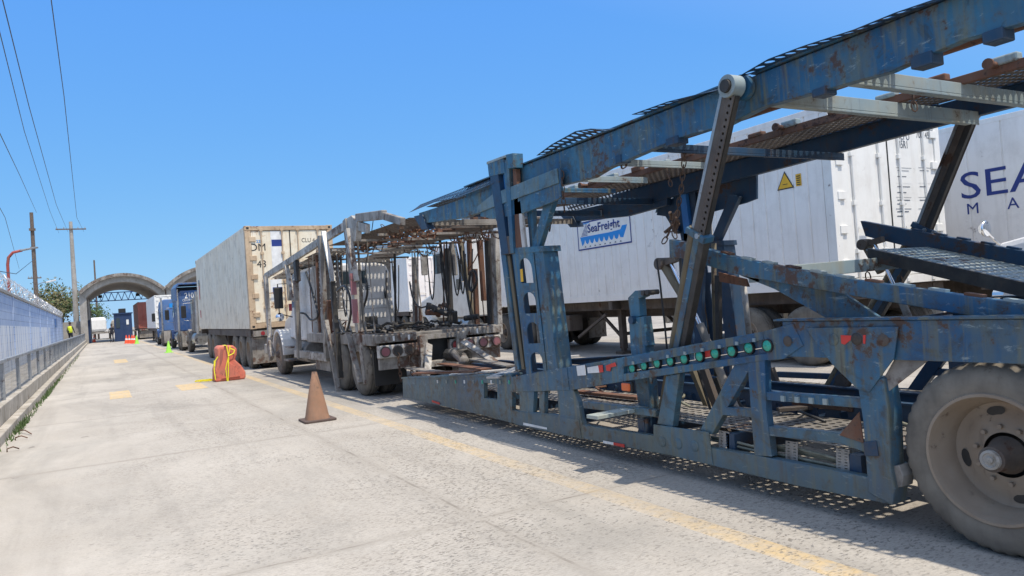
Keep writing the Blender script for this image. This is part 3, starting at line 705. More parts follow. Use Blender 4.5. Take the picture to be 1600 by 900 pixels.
for pts, c in (([(1096, 547), (1108, 545), (1109, 558), (1097, 560)], 'redpaint'), ([(1080, 552), (1087, 551), (1087, 561), (1080, 562)], 'whitepaint'),
               ([(902, 572), (915, 570), (917, 586), (904, 587)], 'whitepaint'), ([(919, 574), (936, 571), (938, 582), (920, 583)], 'whitepaint'), ([(936, 571), (943, 570), (944, 581), (938, 582)], 'redpaint'),
               ([(948, 571), (962, 566), (964, 572), (956, 574), (955, 580), (949, 579)], 'redpaint'), ([(819, 660), (856, 668), (856, 671), (819, 664)], 'whitepaint'), ([(944, 688), (960, 691), (960, 695), (944, 692)], 'whitepaint'),
               ([(960, 691), (977, 694), (977, 699), (960, 695)], 'redpaint'), ([(676, 625), (688, 629), (688, 632), (676, 628)], 'redpaint')):
    mb = MB(); x = 3.831 if 1070 < pts[0][0] < 1120 else 3.789; mb.prism(PX(pts), x, x+.003); mb.build('reflective_tape', c, T)
q = SX(977, 605, 3.78); mb = MB(); mb.box(3.775, 3.80, q[0]-.055, q[0]+.055, q[1]-.033, q[1]+.033); o_ = mb.build('side_marker_lamp', 'orangelens', T, bevel=.012)
mb = MB(); mb.box(3.79, 3.83, q[0]-.068, q[0]+.068, q[1]-.045, q[1]+.045); mb.build('lamp_housing', 'black', o_, bevel=.012)
# tabs along rails
for k in range(9):
    px = 684+k*14; py = 596+.1*k; q = SX(px, py, 3.8); mb = MB(); mb.box(3.792, 3.80, q[0]-.012, q[0]+.012, q[1]-.022, q[1]+.018); mb.build('weld_tab', ('whitepaint', 'bluelt', 'green')[k % 3], T)
for k in range(8):
    px = 990+k*27; q = SX(px, 567-k*5.1, 3.8); mb = MB(); mb.box(3.79, 3.80, q[0]-.012, q[0]+.012, q[1]-.012, q[1]+.012); mb.build('weld_tab', 'bluelt', T)
for k in range(4):
    q = SX(1223+k*22, 623+k*1.6, 3.8); mb = MB(); mb.box(3.796, 3.812, q[0]-.015, q[0]+.015, q[1]-.018, q[1]+.018); mb.build('weld_tab', 'bluelt', T)

# floor: perforated tracks, cross channels, inner channels with round holes
def floor_track(x0, x1, y0, y1, z, name, mat='greydirty', zf=None, hp=(.075, .085)):
    nu, nv = max(2, round(abs(x1-x0)/hp[0])), max(2, round(abs(y1-y0)/hp[1]))
    mb = MB(); f = zf or (lambda y: z)
    mb.perf(lambda u, v: (x0+(x1-x0)*u, y0+(y1-y0)*v, f(y0+(y1-y0)*v)), nu, nv, .34, .27)
    return mb.build(name, mat, T, solid=.005)
floor_track(3.96, 4.72, 2.75, 9.9, .40, 'floor_track'); floor_track(5.28, 6.24, 2.75, 9.9, .40, 'floor_track')
for y in (2.9, 3.9, 4.9, 5.9, 6.9, 7.9, 8.9, 9.8, 10.15):
    mb = MB(); mb.box(3.87, 6.33, y-.04, y+.04, .24, .385); mb.build('floor_crossmember', 'bluedk', T)
for x in (4.78, 5.22):
    mb = MB()
    y0, y1 = 2.75, 9.9; n = 36
    mb.perf(lambda u, v: (x, y0+(y1-y0)*v, .30+.24*u), 1, n, .2, .2); mb.build('inner_channel', 'bluedk', T, solid=.012)
    mb = MB(); mb.box(x-.03, x+.03, y0, y1, .542, .556); mb.build('channel_lip', 'bluedk', T)
mb = MB(); mb.box(4.72, 5.28, 8.9, 10.2, .405, .42); mb.build('tongue_deck', 'rust', T)
mb = MB(); mb.box(3.86, 6.34, 10.16, 10.24, .2, .40); mb.build('tongue_nose', 'bluedk', T)
# ball coupling neck hose and scrap boards on the tongue
for i, (px, py, qx, qy) in enumerate(((640, 575, 700, 583), (690, 568, 760, 577), (705, 585, 790, 578), (735, 560, 800, 572), (650, 583, 745, 580), (770, 590, 820, 572))):
    a, b = GZ(px, py, .47+.03*i), GZ(qx, qy, .50+.03*i); mb = MB(); mb.beam(a, b, .16, .02); mb.build('loose_board', ('greydirty', 'rust', 'whitedirty')[i % 3], T)

# towers
def tower(X, near):
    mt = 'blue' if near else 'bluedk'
    # four arched windows punched through the face plate
    TL, TR, BL, BR = SX(800, 392), SX(833, 391), SX(823, 588), SX(855, 586)
    rows = [391, 432+25, 478+21, 524+20, 588]
    def at(u, v):
        a = (TL[0]+(BL[0]-TL[0])*v, TL[1]+(BL[1]-TL[1])*v); b = (TR[0]+(BR[0]-TR[0])*v, TR[1]+(BR[1]-TR[1])*v)
        return (a[0]+(b[0]-a[0])*u, a[1]+(b[1]-a[1])*u)
    mb = MB(); x0, x1 = X(3.80), X(3.812)
    vb = [0, .285, .525, .765, 1.0]
    for k in range(4):
        v0, v1 = vb[k], vb[k+1]; vc = v0+(v1-v0)*.58; hw, hh = .29, (v1-v0)*.34
        arch_ = [(.5+.06+hw*c, d) for c, d in [(1, vc+hh), (1, vc-hh*.2), (.92, vc-hh*.55), (.7, vc-hh*.85), (.38, vc-hh*1.02), (0, vc-hh*1.08), (-.38, vc-hh*1.02), (-.7, vc-hh*.85), (-.92, vc-hh*.55), (-1, vc-hh*.2), (-1, vc+hh), (0, vc+hh)]]
        out = []
        cu, cv = .56, vc
        for (u, v) in arch_:
            du, dv = u-cu, v-cv; s_ = min((1-cu)/du if du > 1e-6 else 9e9, (-cu)/du if du < -1e-6 else 9e9, (v1-cv)/dv if dv > 1e-6 else 9e9, (v0-cv)/dv if dv < -1e-6 else 9e9)
            out.append((cu+du*s_, cv+dv*s_))
        # corners
        def ring(x): return [(x, *at(*p)) for p in arch_], [(x, *at(*p)) for p in out]
        n = len(arch_); i0, o0 = ring(x0); i1, o1 = ring(x1)
        fs = []
        for i in range(n):
            j = (i+1) % n; fs += [(i, j, n+j, n+i), (2*n+i, 3*n+i, 3*n+j, 2*n+j), (i, 2*n+i, 2*n+j, j)]
        b0 = len(mb.v); mb.add(i0+o0+i1+o1, fs)
        for cu_, cv_ in ((0, v0), (1, v0), (0, v1), (1, v1)):
            # fill the corner triangle left between two neighbouring rays
            for i in range(n):
                j = (i+1) % n; a, b = out[i], out[j]
                if (abs(a[0]-cu_) < 1e-6 and abs(b[1]-cv_) < 1e-6 and abs(a[1]-cv_) > 1e-6) or (abs(b[0]-cu_) < 1e-6 and abs(a[1]-cv_) < 1e-6 and abs(b[1]-cv_) > 1e-6):
                    c_ = at(cu_, cv_)
                    for x in (x0, x1): mb.add([(x, *at(*a)), (x, *at(*b)), (x, *c_)], [(0, 1, 2)])
    mb.build('window_plate', mt, T)
    # folded sides of the column
    F = lambda name, a, b, c, d, xa, xb, m_: (lambda q: q.prism([SX(*a), SX(*b), SX(*c), SX(*d)], X(xa), X(xb)) and q.build(name, m_, T, bevel=.003))(MB())
    F('column_side', (833, 389), (847, 388), (871, 584), (855, 586), 3.806, 3.98, mt)
    F('column_flange', (782, 393), (789, 393), (811, 578), (805, 580), 3.80, 3.90, mt)
    F('slide_track', (789.5, 393), (800, 392), (823, 580), (811.5, 578), 3.84, 3.93, 'bluedk')
    F('guide_bar', (790, 399), (794, 399), (817, 577), (813, 577), 3.815, 3.835, 'olive')
    F('column_cap', (796, 388), (849, 384), (850, 393), (797, 397), 3.795, 4.0, mt)
    # sliding mast
    F('mast_leg', (765.5, 258), (778, 252), (797, 396), (786, 398), 3.78, 3.86, 'bluedk' if near else mt)
    F('mast_leg', (788.5, 250), (797, 250), (805, 395), (800, 396), 3.78, 3.86, mt)
    F('mast_head', (764.6, 255), (790, 248), (792, 270), (767, 276), 3.775, 3.88, mt)
    F('mast_cross', (786, 370), (803, 368), (805, 396), (788, 398), 3.785, 3.86, 'frame')
    F('mast_box', (798, 242), (809, 239.5), (810, 262), (800, 264), 3.74, 3.86, mt)
    F('mast_cap', (764, 253), (798, 240.5), (798, 244), (764, 257), 3.77, 3.90, 'bluelt')
    F('inner_ram', (780, 268), (787, 268), (798, 371), (790, 371), 3.84, 3.90, 'brightblue')
    F('ram_tube', (801, 264), (806, 264), (815, 392), (806, 393), 3.80, 3.85, 'rust')
    F('ram_rod', (808, 316), (813, 313), (821, 390), (816, 391), 3.80, 3.83, 'whitedirty')
    F('strut', (813, 316), (821, 316), (824, 390), (819, 390), 3.87, 3.93, mt)
    F('strut', (848, 300), (860, 305), (834, 390), (823, 390), 3.85, 3.91, mt)
    F('strut', (766, 338), (774, 337), (784, 366), (781, 372), 3.85, 3.91, mt)
tower(lambda x: x, True); tower(lambda x: 10.2-x, False)
q = SX(815, 428); mb = MB(); mb.box(3.796, 3.799, q[0]-.03, q[0]+.02, q[1]-.08, q[1]+.05); mb.build('old_sticker', 'yellow', T)

# upper deck, near and far
def deck_beam(mb, X):
    mb.prism([SX(648, 333), SX(700, 316), SX(770, 290), SX(770, 320), SX(720, 340), SX(650, 350)], X(3.86), X(3.93))
both(deck_beam, 'front_deck_beam', 'blue', bevel=.005)
both(lambda mb, X: mb.prism([SX(642, 338), SX(655, 335), SX(664, 358), SX(654, 359)], X(3.84), X(3.95)), 'front_deck_hook', 'bluedk', bevel=.004)
def deck_main(mb, X):
    P = [(7.9, 2.80), (6.3, 2.815), (5.0, 2.815), (3.7, 2.82), (2.0, 2.83), (.6, 2.83), (.6, 2.60), (1.6, 2.575), (2.1, 2.6), (2.5, 2.56), (3.4, 2.60), (3.7, 2.56), (4.2, 2.58), (5.1, 2.52), (5.35, 2.48), (5.9, 2.50), (6.5, 2.50), (7.9, 2.52)]
    mb.prism(P, X(3.87), X(3.94))
both(deck_main, 'deck_beam', 'blue', far=False, bevel=.006)
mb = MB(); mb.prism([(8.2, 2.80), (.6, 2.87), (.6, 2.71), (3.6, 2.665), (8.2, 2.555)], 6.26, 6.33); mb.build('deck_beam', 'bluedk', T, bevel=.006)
both(lambda mb, X: mb.prism([(7.9, 2.822), (3.62, 2.83), (3.62, 2.842), (7.9, 2.834)], X(3.85), X(3.99)), 'deck_beam_flange', 'blue')
both(lambda mb, X: mb.prism([(3.45, 2.83), (.6, 2.84), (.6, 2.852), (3.45, 2.842)], X(3.85), X(3.99)), 'deck_beam_flange', 'blue')
both(lambda mb, X: mb.prism(PX([(752, 322), (776, 305), (865, 268), (875, 262), (876, 308), (862, 316), (815, 334), (770, 342), (750, 338)]), X(3.80), X(3.83)), 'mast_carriage_plate', 'blue', bevel=.004)
both(lambda mb, X: mb.prism(PX([(748, 322), (772, 303), (872, 263), (874, 286), (776, 322), (746, 334)]), X(3.785), X(3.799)), 'carriage_cover', 'bluemid', bevel=.003)
def underplates(mb, X):
    for i, (y, L) in enumerate(((1.5, .16), (1.9, .1), (2.25, .12), (2.9, .1), (4.2, .14), (4.9, .08))):
        mb.box(min(X(3.86), X(3.97)), max(X(3.86), X(3.97)), y, y+L, 2.54-.01*(i % 3), 2.60)
for i, (y, L) in enumerate(((1.5, .16), (1.9, .1), (2.25, .12), (2.9, .1), (4.2, .14), (4.9, .08))):
    both(lambda mb, X: mb.box(min(X(3.86), X(3.97)), max(X(3.86), X(3.97)), y, y+L, 2.55-.01*(i % 3), 2.60), 'pin_pocket', 'bluedk', far=False, bevel=.008)
# perforated edge sheets curling above the beams
def flap(pts_out, name='edge_sheet', rows=2):
    """outer edge follows measured points; inner edge sits on the beam"""
    P = [SX(a, b, 3.78) for a, b in pts_out]
    def outer(v):
        y = P[0][0]+(P[-1][0]-P[0][0])*v
        for a, b in zip(P, P[1:]):
            if (a[0] >= y >= b[0]): return y, a[1]+(b[1]-a[1])*((a[0]-y)/(a[0]-b[0]+1e-9))
        return y, P[-1][1]
    L = P[0][0]-P[-1][0]; nv = max(3, round(L/.082))
    for s in (1, -1):
        X = (lambda x: x) if s > 0 else (lambda x: 10.2-x)
        mb = MB()
        def fn(u, v):
            y, z = outer(v); zi = 2.838; uu = u
            return (X(3.775+.135*uu), y-.10*uu, z+(zi-z)*min(1, uu)**1.1)
        mb.perf(fn, 2, nv, .36, .30); mb.build(name, 'bluedk', T, solid=.004)
flap([(839, 243), (862, 226), (900, 205), (925, 201), (946, 205)])
flap([(988, 179), (1044, 159), (1085, 149), (1119, 142)])
flap([(1156, 119), (1200, 93), (1256, 72), (1334, 47), (1400, 20), (1459, 0), (1600, -52), (1800, -120)])
flap([(640, 332), (679, 316), (715, 309), (750, 295), (772, 286)])
# wheel tracks of the upper deck and their rusty pin rails
floor_track(3.95, 4.42, .6, 9.3, 2.79, 'upper_track', 'dark'); mb = MB(); mb.perf(lambda u, v: (5.24+1.01*u, .6+8.7*v, 2.745+.10*u-.035*max(0, min(1, (.6+8.7*v-4)/3))), 13, 102, .34, .27); mb.build('upper_track', 'frame', T, solid=.005)
for x, za in ((4.45, 2.76), (5.22, 2.74)):
    mb = MB(); mb.box(x-.02, x+.02, .6, 9.3, za-.04, za+.02); rr_ = mb.build('pin_rail', 'rust', T, bevel=.004)
    y = .8; k = 0
    while y < 9.2:
        L = .16; mb = MB(); mb.box(x-.035, x+.035, y, y+L, za+.012, za+.07 if k % 3 else za+.05); y += .42+.05*math.sin(k*2.1); k += 1
        mb.build('pin_pocket', 'bluelt' if (x > 5 and k % 2) else 'rust', rr_, bevel=.012)
    for y in (2.62, 4.35, 6.0, 7.3):
        mb = MB(); mb.tube((x-.10, y, za+.02), (x+.02, y, za+.02), .022, n=12); mb.tube((x-.12, y, za+.02), (x-.10, y, za+.02), .036, n=14)
        mb.build('winch_pin', 'rust', rr_, smooth=True, auto=40)
for y, x1, mt, z, h in ((3.36, 6.25, 'bluelt', 2.70, .09), (2.90, 6.25, 'bluelt', 2.71, .08), (5.40, 5.25, 'bluelt', 2.66, .045), (6.28, 5.25, 'bluelt', 2.67, .045), (6.85, 5.25, 'blue', 2.64, .03), (7.4, 6.25, 'bluedk', 2.62, .06), (8.5, 6.25, 'bluedk', 2.62, .06), (9.25, 6.25, 'greydirty', 2.6, .06), (1.7, 6.25, 'bluelt', 2.7, .07), (4.6, 6.25, 'bluedk', 2.62, .05)):
    mb = MB(); mb.box(3.95, x1, y-.055, y+.055, z-h, z-.0); mb.box(3.95, x1, y-.055, y-.045, z-h-.02, z-h-.0001); mb.build('deck_crossmember', mt, T, bevel=.004)
# long lift struts with slotted rod and cylinder
def lift(s):
    X = (lambda x: x) if s > 0 else (lambda x: 10.2-x); near = s > 0
    A = SX(1140, 135, 3.70); B = SX(1092, 372, 3.77); C_ = SX(1036, 664, 4.06)
    a, b, c = Vector((X(3.72), *A)), Vector((X(3.77), *B)), Vector((X(4.06), *C_))
    mb = MB(); mb.lathe([(-.05, .0455), (-.05, .075), (.05, .075), (.05, .0455), (-.05, .0455)], a, 28); hd = mb.build('pivot_eye', 'bluelt', T, smooth=True, auto=40)
    mb = MB(); mb.tube(a+Vector((-.07, 0, 0)), a+Vector((.10*s, 0, 0)) if s > 0 else a+Vector((.07, 0, 0)), .042, n=20); mb.build('pivot_pin', 'dark', hd, smooth=True, auto=40)
    mb = MB(); mb.lathe([(.0, .0), (.0, .085), (.05, .085), (.05, .0)], a+Vector((.075*s if s > 0 else -.125, 0, 0)), 26); mb.build('bearing', 'blue', hd, smooth=True, auto=40)
    d = (b-a).normalized(); e = Vector((1, 0, 0)).cross(d).normalized()   # along the deck
    st = a+d*.05
    if e.y < 0: e = -e
    mb = MB(); mb.beam(st+e*.052, b+e*.052, .06, .026, up=e); mb.build('rod_edge', 'steel', T)
    mb = MB(); mb.beam(st+e*.008, b+e*.008, .07, .055, up=e); mb.build('lift_rod', 'frame', T, bevel=.008)
    mb = MB(); L = (b-st).length; nn = 22
    o0 = st-e*.045
    mb.perf(lambda u, v: tuple(o0-e*.028+e*.056*u+d*L*v+Vector((-.03*s, 0, 0))), 1, nn, .22, .22); mb.build('locking_strip', 'frame', T, solid=.008)
    mb = MB(); mb.beam(o0+Vector((.004*s, 0, 0)), b-e*.045+Vector((.004*s, 0, 0)), .04, .05, up=e); mb.build('rod_core', 'dark', T)
    d2 = (c-b).normalized(); e2 = Vector((1, 0, 0)).cross(d2).normalized()
    if e2.y < 0: e2 = -e2
    mb = MB(); mb.tube(b+e2*.07-d2*.06, c+e2*.04, .034, n=16); mb.build('hydraulic_cylinder', 'olive', T, smooth=True, auto=40)
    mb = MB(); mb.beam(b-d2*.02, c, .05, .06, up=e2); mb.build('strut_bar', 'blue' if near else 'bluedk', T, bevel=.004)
    mb = MB(); mb.beam(b-e2*.062-d2*.05, c-e2*.05+Vector((.03*s, 0, 0)), .06, .055, up=e2); mb.build('strut_channel', 'dark', T, bevel=.004)
    mb = MB(); mb.beam(b-d2*.03+e2*.1, b-d2*.03-e2*.1, .10, .05, up=d2); mb.build('strut_collar', 'blue' if near else 'bluedk', T, bevel=.006)
    mb = MB(); mb.tube(b+Vector((-.07*s, -.05, .01)), b+Vector((.05*s, -.05, .01)), .02, n=10); mb.build('collar_bolt', 'steel', T, smooth=True, auto=40)
lift(1); lift(-1)
# deck support vee below the far beam is part of the towers; mid posts
mb = MB(); mb.prism([SX(990, 540, 4.0), SX(1013, 538, 4.0), SX(1024, 655, 4.0), SX(1006, 655, 4.0)], 3.96, 4.06); mb.build('short_post', 'blue', T, bevel=.006)
mb = MB(); mb.prism([SX(987, 497, 4.0), SX(1010, 494, 4.0), SX(1016, 540, 4.0), SX(990, 542, 4.0)], 3.965, 4.055); mb.build('short_post_sleeve', 'blue', T, bevel=.006)
mb = MB(); mb.prism([SX(985, 465, 4.0), SX(996, 454, 4.0), SX(1008, 453, 4.0), SX(1009, 463, 4.0), SX(1002, 466, 4.0), SX(1004, 494, 4.0), SX(989, 496, 4.0)], 3.97, 4.05); mb.build('bent_arm', 'blue', T, bevel=.006)
for px, py in ((1005, 458), (1012, 457)):
    q = SX(px, py, 3.96); mb = MB(); mb.tube((3.95, *q), (4.07, *q), .022, n=12); mb.build('pin_eye', 'dark', T, smooth=True, auto=40)
q = SX(988, 500, 3.95); mb = MB(); mb.tube((3.93, *q), (4.08, *q), .035, n=14); mb.build('pivot_boss', 'bluedk', T, smooth=True, auto=40)
# sloping rear ramp
def ramp_side(mb, X): mb.prism([SX(1045, 374, 3.95), SX(1062, 377, 3.95), SX(1160, 405, 3.95), SX(1325, 436, 3.95), SX(1600, 475, 3.95), SX(1800, 520, 3.95), SX(1800, 545, 3.95), SX(1600, 500, 3.95), SX(1517, 494, 3.95), SX(1314, 459, 3.95), SX(1160, 431, 3.95), SX(1062, 403, 3.95), SX(1046, 405, 3.95)], X(3.95), X(4.02))
both(ramp_side, 'ramp_beam', 'blue', far=False, bevel=.005)
mb = MB(); mb.prism([(4.44, 1.96), (4.40, 1.81), (3.07, 1.36), (.6, .64), (.6, .84), (3.07, 1.55)], 6.26, 6.33); mb.build('ramp_beam', 'bluedk', T, bevel=.005)
mb = MB(); mb.prism([(3.75, 1.66), (3.75, 1.56), (.6, .62), (.6, .72)], 5.35, 5.395); mb.build('ramp_inner_rail', 'dark', T)
both(lambda mb, X: mb.prism([SX(1150, 430, 4.0), SX(1314, 460, 4.0), SX(1374, 500, 4.0), SX(1290, 500, 4.0), SX(1205, 452, 4.0)], X(4.03), X(4.06)), 'ramp_side_skirt', 'blue', far=False, bevel=.003)
rz = lambda y: 1.765-(4.37-y)*.222
rzf = lambda y: 1.80-(4.3-y)*.300
floor_track(5.40, 6.24, .6, 3.80, 0, 'ramp_track', 'bluelt', zf=rzf)
RT = [SX(a, b, 3.95) for a, b in ((1045, 374), (1062, 377), (1160, 405), (1325, 436), (1600, 475), (1800, 520))]
for k in range(14):
    ya, yb_ = 3.95-k*.19, 3.95-k*.19-.09
    rt = lambda y: next((a[1]+(b[1]-a[1])*((a[0]-y)/(a[0]-b[0])) for a, b in zip(RT, RT[1:]) if a[0] >= y >= b[0]), .9)
    mb = MB(); mb.beam((3.985, ya, rt(ya)+.006), (3.985, yb_, rt(yb_)+.006), .05, .016); mb.build('tread_lug', 'bluelt' if k % 3 else 'rust', T)
    mb = MB(); mb.beam((6.295, ya, 1.967-(4.44-ya)*.2985), (6.295, yb_, 1.967-(4.44-yb_)*.2985), .05, .016); mb.build('tread_lug', 'bluedk', T)
for y, mt in ((3.72, 'bluelt'), (2.3, 'bluedk'), (1.2, 'bluedk')):
    mb = MB(); zl = rz(y)-.07; zr_ = rzf(y)-.03; mb.hexa([(4.03, y-.05, zl-.1), (6.24, y-.05, zr_-.1), (6.24, y+.05, zr_-.1), (4.03, y+.05, zl-.1), (4.03, y-.05, zl), (6.24, y-.05, zr_), (6.24, y+.05, zr_), (4.03, y+.05, zl)]); mb.build('ramp_crossmember', mt, T, bevel=.004)
mb = MB(); mb.prism([SX(1125, 425, 4.1), SX(1168, 436, 4.1), SX(1172, 448, 4.1), SX(1128, 440, 4.1)], 4.08, 4.1); mb.build('ramp_bracket', 'rust', T)
# ramp lifting cylinders
def ramp_lift(s):
    x = 4.16 if s > 0 else 6.16
    A, B, C_, D = [Vector((x, *SX(a, b, x))) for a, b in (((1036, 412), (1083, 488), (1096, 512), (1150, 640)) if s > 0 else ((1352, 382), (1385, 440), (1412, 478), (1440, 545)))]
    mb = MB(); mb.tube(A, B.lerp(A, .25), .038, n=16); mb.build('ramp_cylinder', 'olive', T, smooth=True, auto=40)
    A2 = A+Vector((0, -.08, .03)); mb = MB(); mb.tube(A2, C_+Vector((0, -.0, 0)), .016, n=12); mb.build('ramp_rod', 'chrome', T, smooth=True, auto=40)
    mb = MB(); mb.tube(C_-(D-C_).normalized()*.03, D, .032, n=16); mb.build('ramp_ram', 'greydirty', T, smooth=True, auto=40)
    mb = MB(); mb.tube(A+Vector((-.06, 0, 0)), A+Vector((.06, 0, 0)), .05, n=16); mb.build('ramp_pivot', 'frame', T, smooth=True, auto=40)
    mb = MB(); mb.beam(A, A+Vector((0, -.18, .03)), .05, .05); mb.build('ramp_link', 'frame', T)
ramp_lift(1); ramp_lift(-1)
mb = MB(); mb.path([Vector((4.1, *SX(a, b, 4.1))) for a, b in ((1026, 405), (1031, 440), (1035, 475), (1039, 510), (1042, 545))], .009, 6); mb.build('control_rod', 'black', T)
mb = MB(); mb.path([Vector((4.1, *SX(a, b, 4.1))) for a, b in ((1062, 380), (1064, 440), (1068, 500), (1085, 560), (1110, 640))], .012, 6); mb.build('control_rod', 'black', T)
mb = MB(); mb.path([Vector((5.4, *SX(a, b, 5.4))) for a, b in ((1115, 380), (1116, 450), (1119, 540), (1120, 590))], .028, 8); mb.build('inner_ram_tube', 'olive', T, smooth=True)
mb = MB(); mb.path([Vector((5.9, *SX(a, b, 5.9))) for a, b in ((1162, 445), (1166, 480), (1171, 530))], .03, 8); mb.build('white_hose_post', 'whitedirty', T, smooth=True)
# hoses bundled along the bottom rail, with slotted straps
for k in range(6):
    pts = [(1112, 683+k), (1140, 688+k*2.2), (1175, 697+k*2), (1230, 697+k*5), (1290, 712+k*4.2), (1345, 728+k*3)]
    mb = MB(); mb.path([Vector((3.9+.02*(k % 3), *SX(a, b, 3.9))) for a, b in pts], .010, 6); mb.build('air_hose', 'hosegrey', T, smooth=True)
for a, b, c_ in ((1125, 1141, 672), (1229, 1248, 688), (1308, 1329, 700)):
    p0, p1 = SX(a, c_, 3.88), SX(b, c_+3, 3.88); q0, q1 = SX(a, c_+32, 3.88), SX(b, c_+35, 3.88); mb = MB()
    mb.perf(lambda u, v: (3.872, (p0[0]*(1-v)+q0[0]*v)*(1-u)+(p1[0]*(1-v)+q1[0]*v)*u, (p0[1]*(1-v)+q0[1]*v)*(1-u)+(p1[1]*(1-v)+q1[1]*v)*u), 2, 7, .28, .2); mb.build('slotted_strap', 'greydirty', T, solid=.004)
for k in range(3):
    mb = MB(); mb.path([Vector((4.3+.1*k, *SX(a, b, 4.3+.1*k))) for a, b in ((1145, 600), (1155-k*4, 630), (1175, 655), (1185+k*6, 690), (1215, 705))], .012, 6); mb.build('air_hose', 'hose', T, smooth=True)
# chains
for pts, x in (([(1072, 208), (1069, 250), (1064, 300), (1056, 340)], 4.3), ([(878, 268), (879, 300), (882, 330)], 3.82), ([(965, 245), (972, 262), (978, 256), (981, 240)], 4.0), ([(1060, 330), (1052, 352), (1036, 380)], 4.15), ([(1052, 335), (1048, 350), (1056, 372)], 4.2), ([(1426, 138), (1427, 160), (1430, 172)], 5.1), ([(1040, 255), (1045, 275), (1048, 290)], 5.2), ([(858, 340), (860, 352), (859, 360)], 4.2), ([(1355, 425), (1358, 440), (1364, 450)], 5.3), ([(1405, 430), (1407, 446), (1405, 455)], 5.5)):
    chain([Vector((x, *SX(a, b, x))) for a, b in pts], .011).build('chain', 'chain', T)
mb = MB()
for k in range(7):
    q = Vector((4.18, *SX(1052+random.uniform(-8, 8), 350+random.uniform(-14, 10), 4.18))); d = Vector([random.uniform(-1, 1) for _ in range(3)])*.045; mb.tube(q-d, q+d, .015, n=7)
mb.build('chain_hook_cluster', 'chain', T)
# tandem wheels and axle
wheel(T, 3.83, 2.10, .486, .26, -1, 'rubberdusty', 'rim', n=132, dual=True, lugs=10, dish=.17, rr=.655, hub=.13)
wheel(T, 3.87, .98, .475, .26, -1, 'rubberdusty', 'rim', n=48, dual=True, lugs=10, dish=.17, rr=.60, hub=.13)
for y in (2.085, .98):
    wheel(T, 6.33, y, .475, .26, 1, 'rubber', 'rim', n=32, dual=True)
    mb = MB(); mb.tube((4.1, y, .475), (6.1, y, .475), .07, n=12); mb.build('axle', 'frame', T, smooth=True, auto=40)
q = (2.085, .475)
mb = MB(); mb.lathe([(0.06, .05), (0, .05), (-.026, .048), (-.03, .036), (-.023, .032), (-.023, .018), (-.03, .016), (-.032, .001)], (3.845, 2.10, .486), 28); mb.build('hub_cap', 'conc', T, smooth=True, auto=30)
for x in (4.6, 5.4):
    mb = MB(); mb.box(x-.05, x+.05, -1.2, 2.7, .72, .95); mb.build('chassis_rail', 'bluedk', T)
mb = MB(); mb.box(3.9, 6.1, 2.62, 2.70, .2, 1.0); mb.build('bulkhead', 'dark', T) if False else None
for y in (3.1, 1.5, .3, -1.0):
    mb = MB(); mb.box(3.88, 6.32, y-.05, y+.05, 1.0, 1.12); mb.build('rear_crossmember', 'bluedk', T)
floor_track(3.95, 4.7, -1.1, 1.0, 1.16, 'rear_track', 'bluedk')
mb = MB(); mb.lathe([(-.03, .001), (-.03, .06), (.03, .06), (.03, .001)], Vector((5.3, *SX(1318, 595, 5.3))), 18); mb.build('pulley', 'frame', T, smooth=True, auto=40)

# loose gear lying in the lower bay: planks, folded arms and rods
for (px, py, qx, qy, z, w_, m_) in ((925, 652, 1040, 630, .46, .14, 'bluelt'), (905, 612, 1000, 622, .44, .10, 'rust'), (1215, 640, 1330, 632, .45, .07, 'frame'), (860, 560, 905, 556, .5, .1, 'whitedirty'), (1230, 628, 1335, 640, .47, .05, 'rust')):
    a, b = GZ(px, py, z), GZ(qx, qy, z); mb = MB(); mb.beam(a, b, w_, .03); mb.build('stowed_plank', m_, T, bevel=.003)
for (px, py, qx, qy, x, w_, m_) in ((1098, 572, 1140, 690, 4.5, .07, 'frame'), (1075, 560, 1112, 650, 4.6, .05, 'olive'), (1120, 590, 1160, 700, 4.35, .05, 'dark'), (1150, 585, 1120, 650, 5.5, .05, 'bluedk'), (1058, 440, 1100, 600, 5.6, .06, 'bluedk'), (1205, 575, 1232, 650, 5.4, .05, 'frame'), (1095, 420, 1092, 560, 5.2, .09, 'bluedk'), (1122, 430, 1124, 560, 5.2, .05, 'dark')):
    mb = MB(); mb.beam((x, *SX(px, py, x)), (x, *SX(qx, qy, x)), .05, w_, up=(0, 1, 0)); mb.build('folding_arm', m_, T, bevel=.004)
for k in range(10):
    x = 3.98+.6*random.random(); y = 2.9+k*.65; mb = MB(); mb.path([(x, y, .43), (x+.1, y+.3, .46), (x+.3, y+.4, .44), (x+.5, y+.6, .45)], .012, 6); mb.build('tie_strap', ('hosegrey', 'hose', 'rust')[k % 3], T, smooth=True)
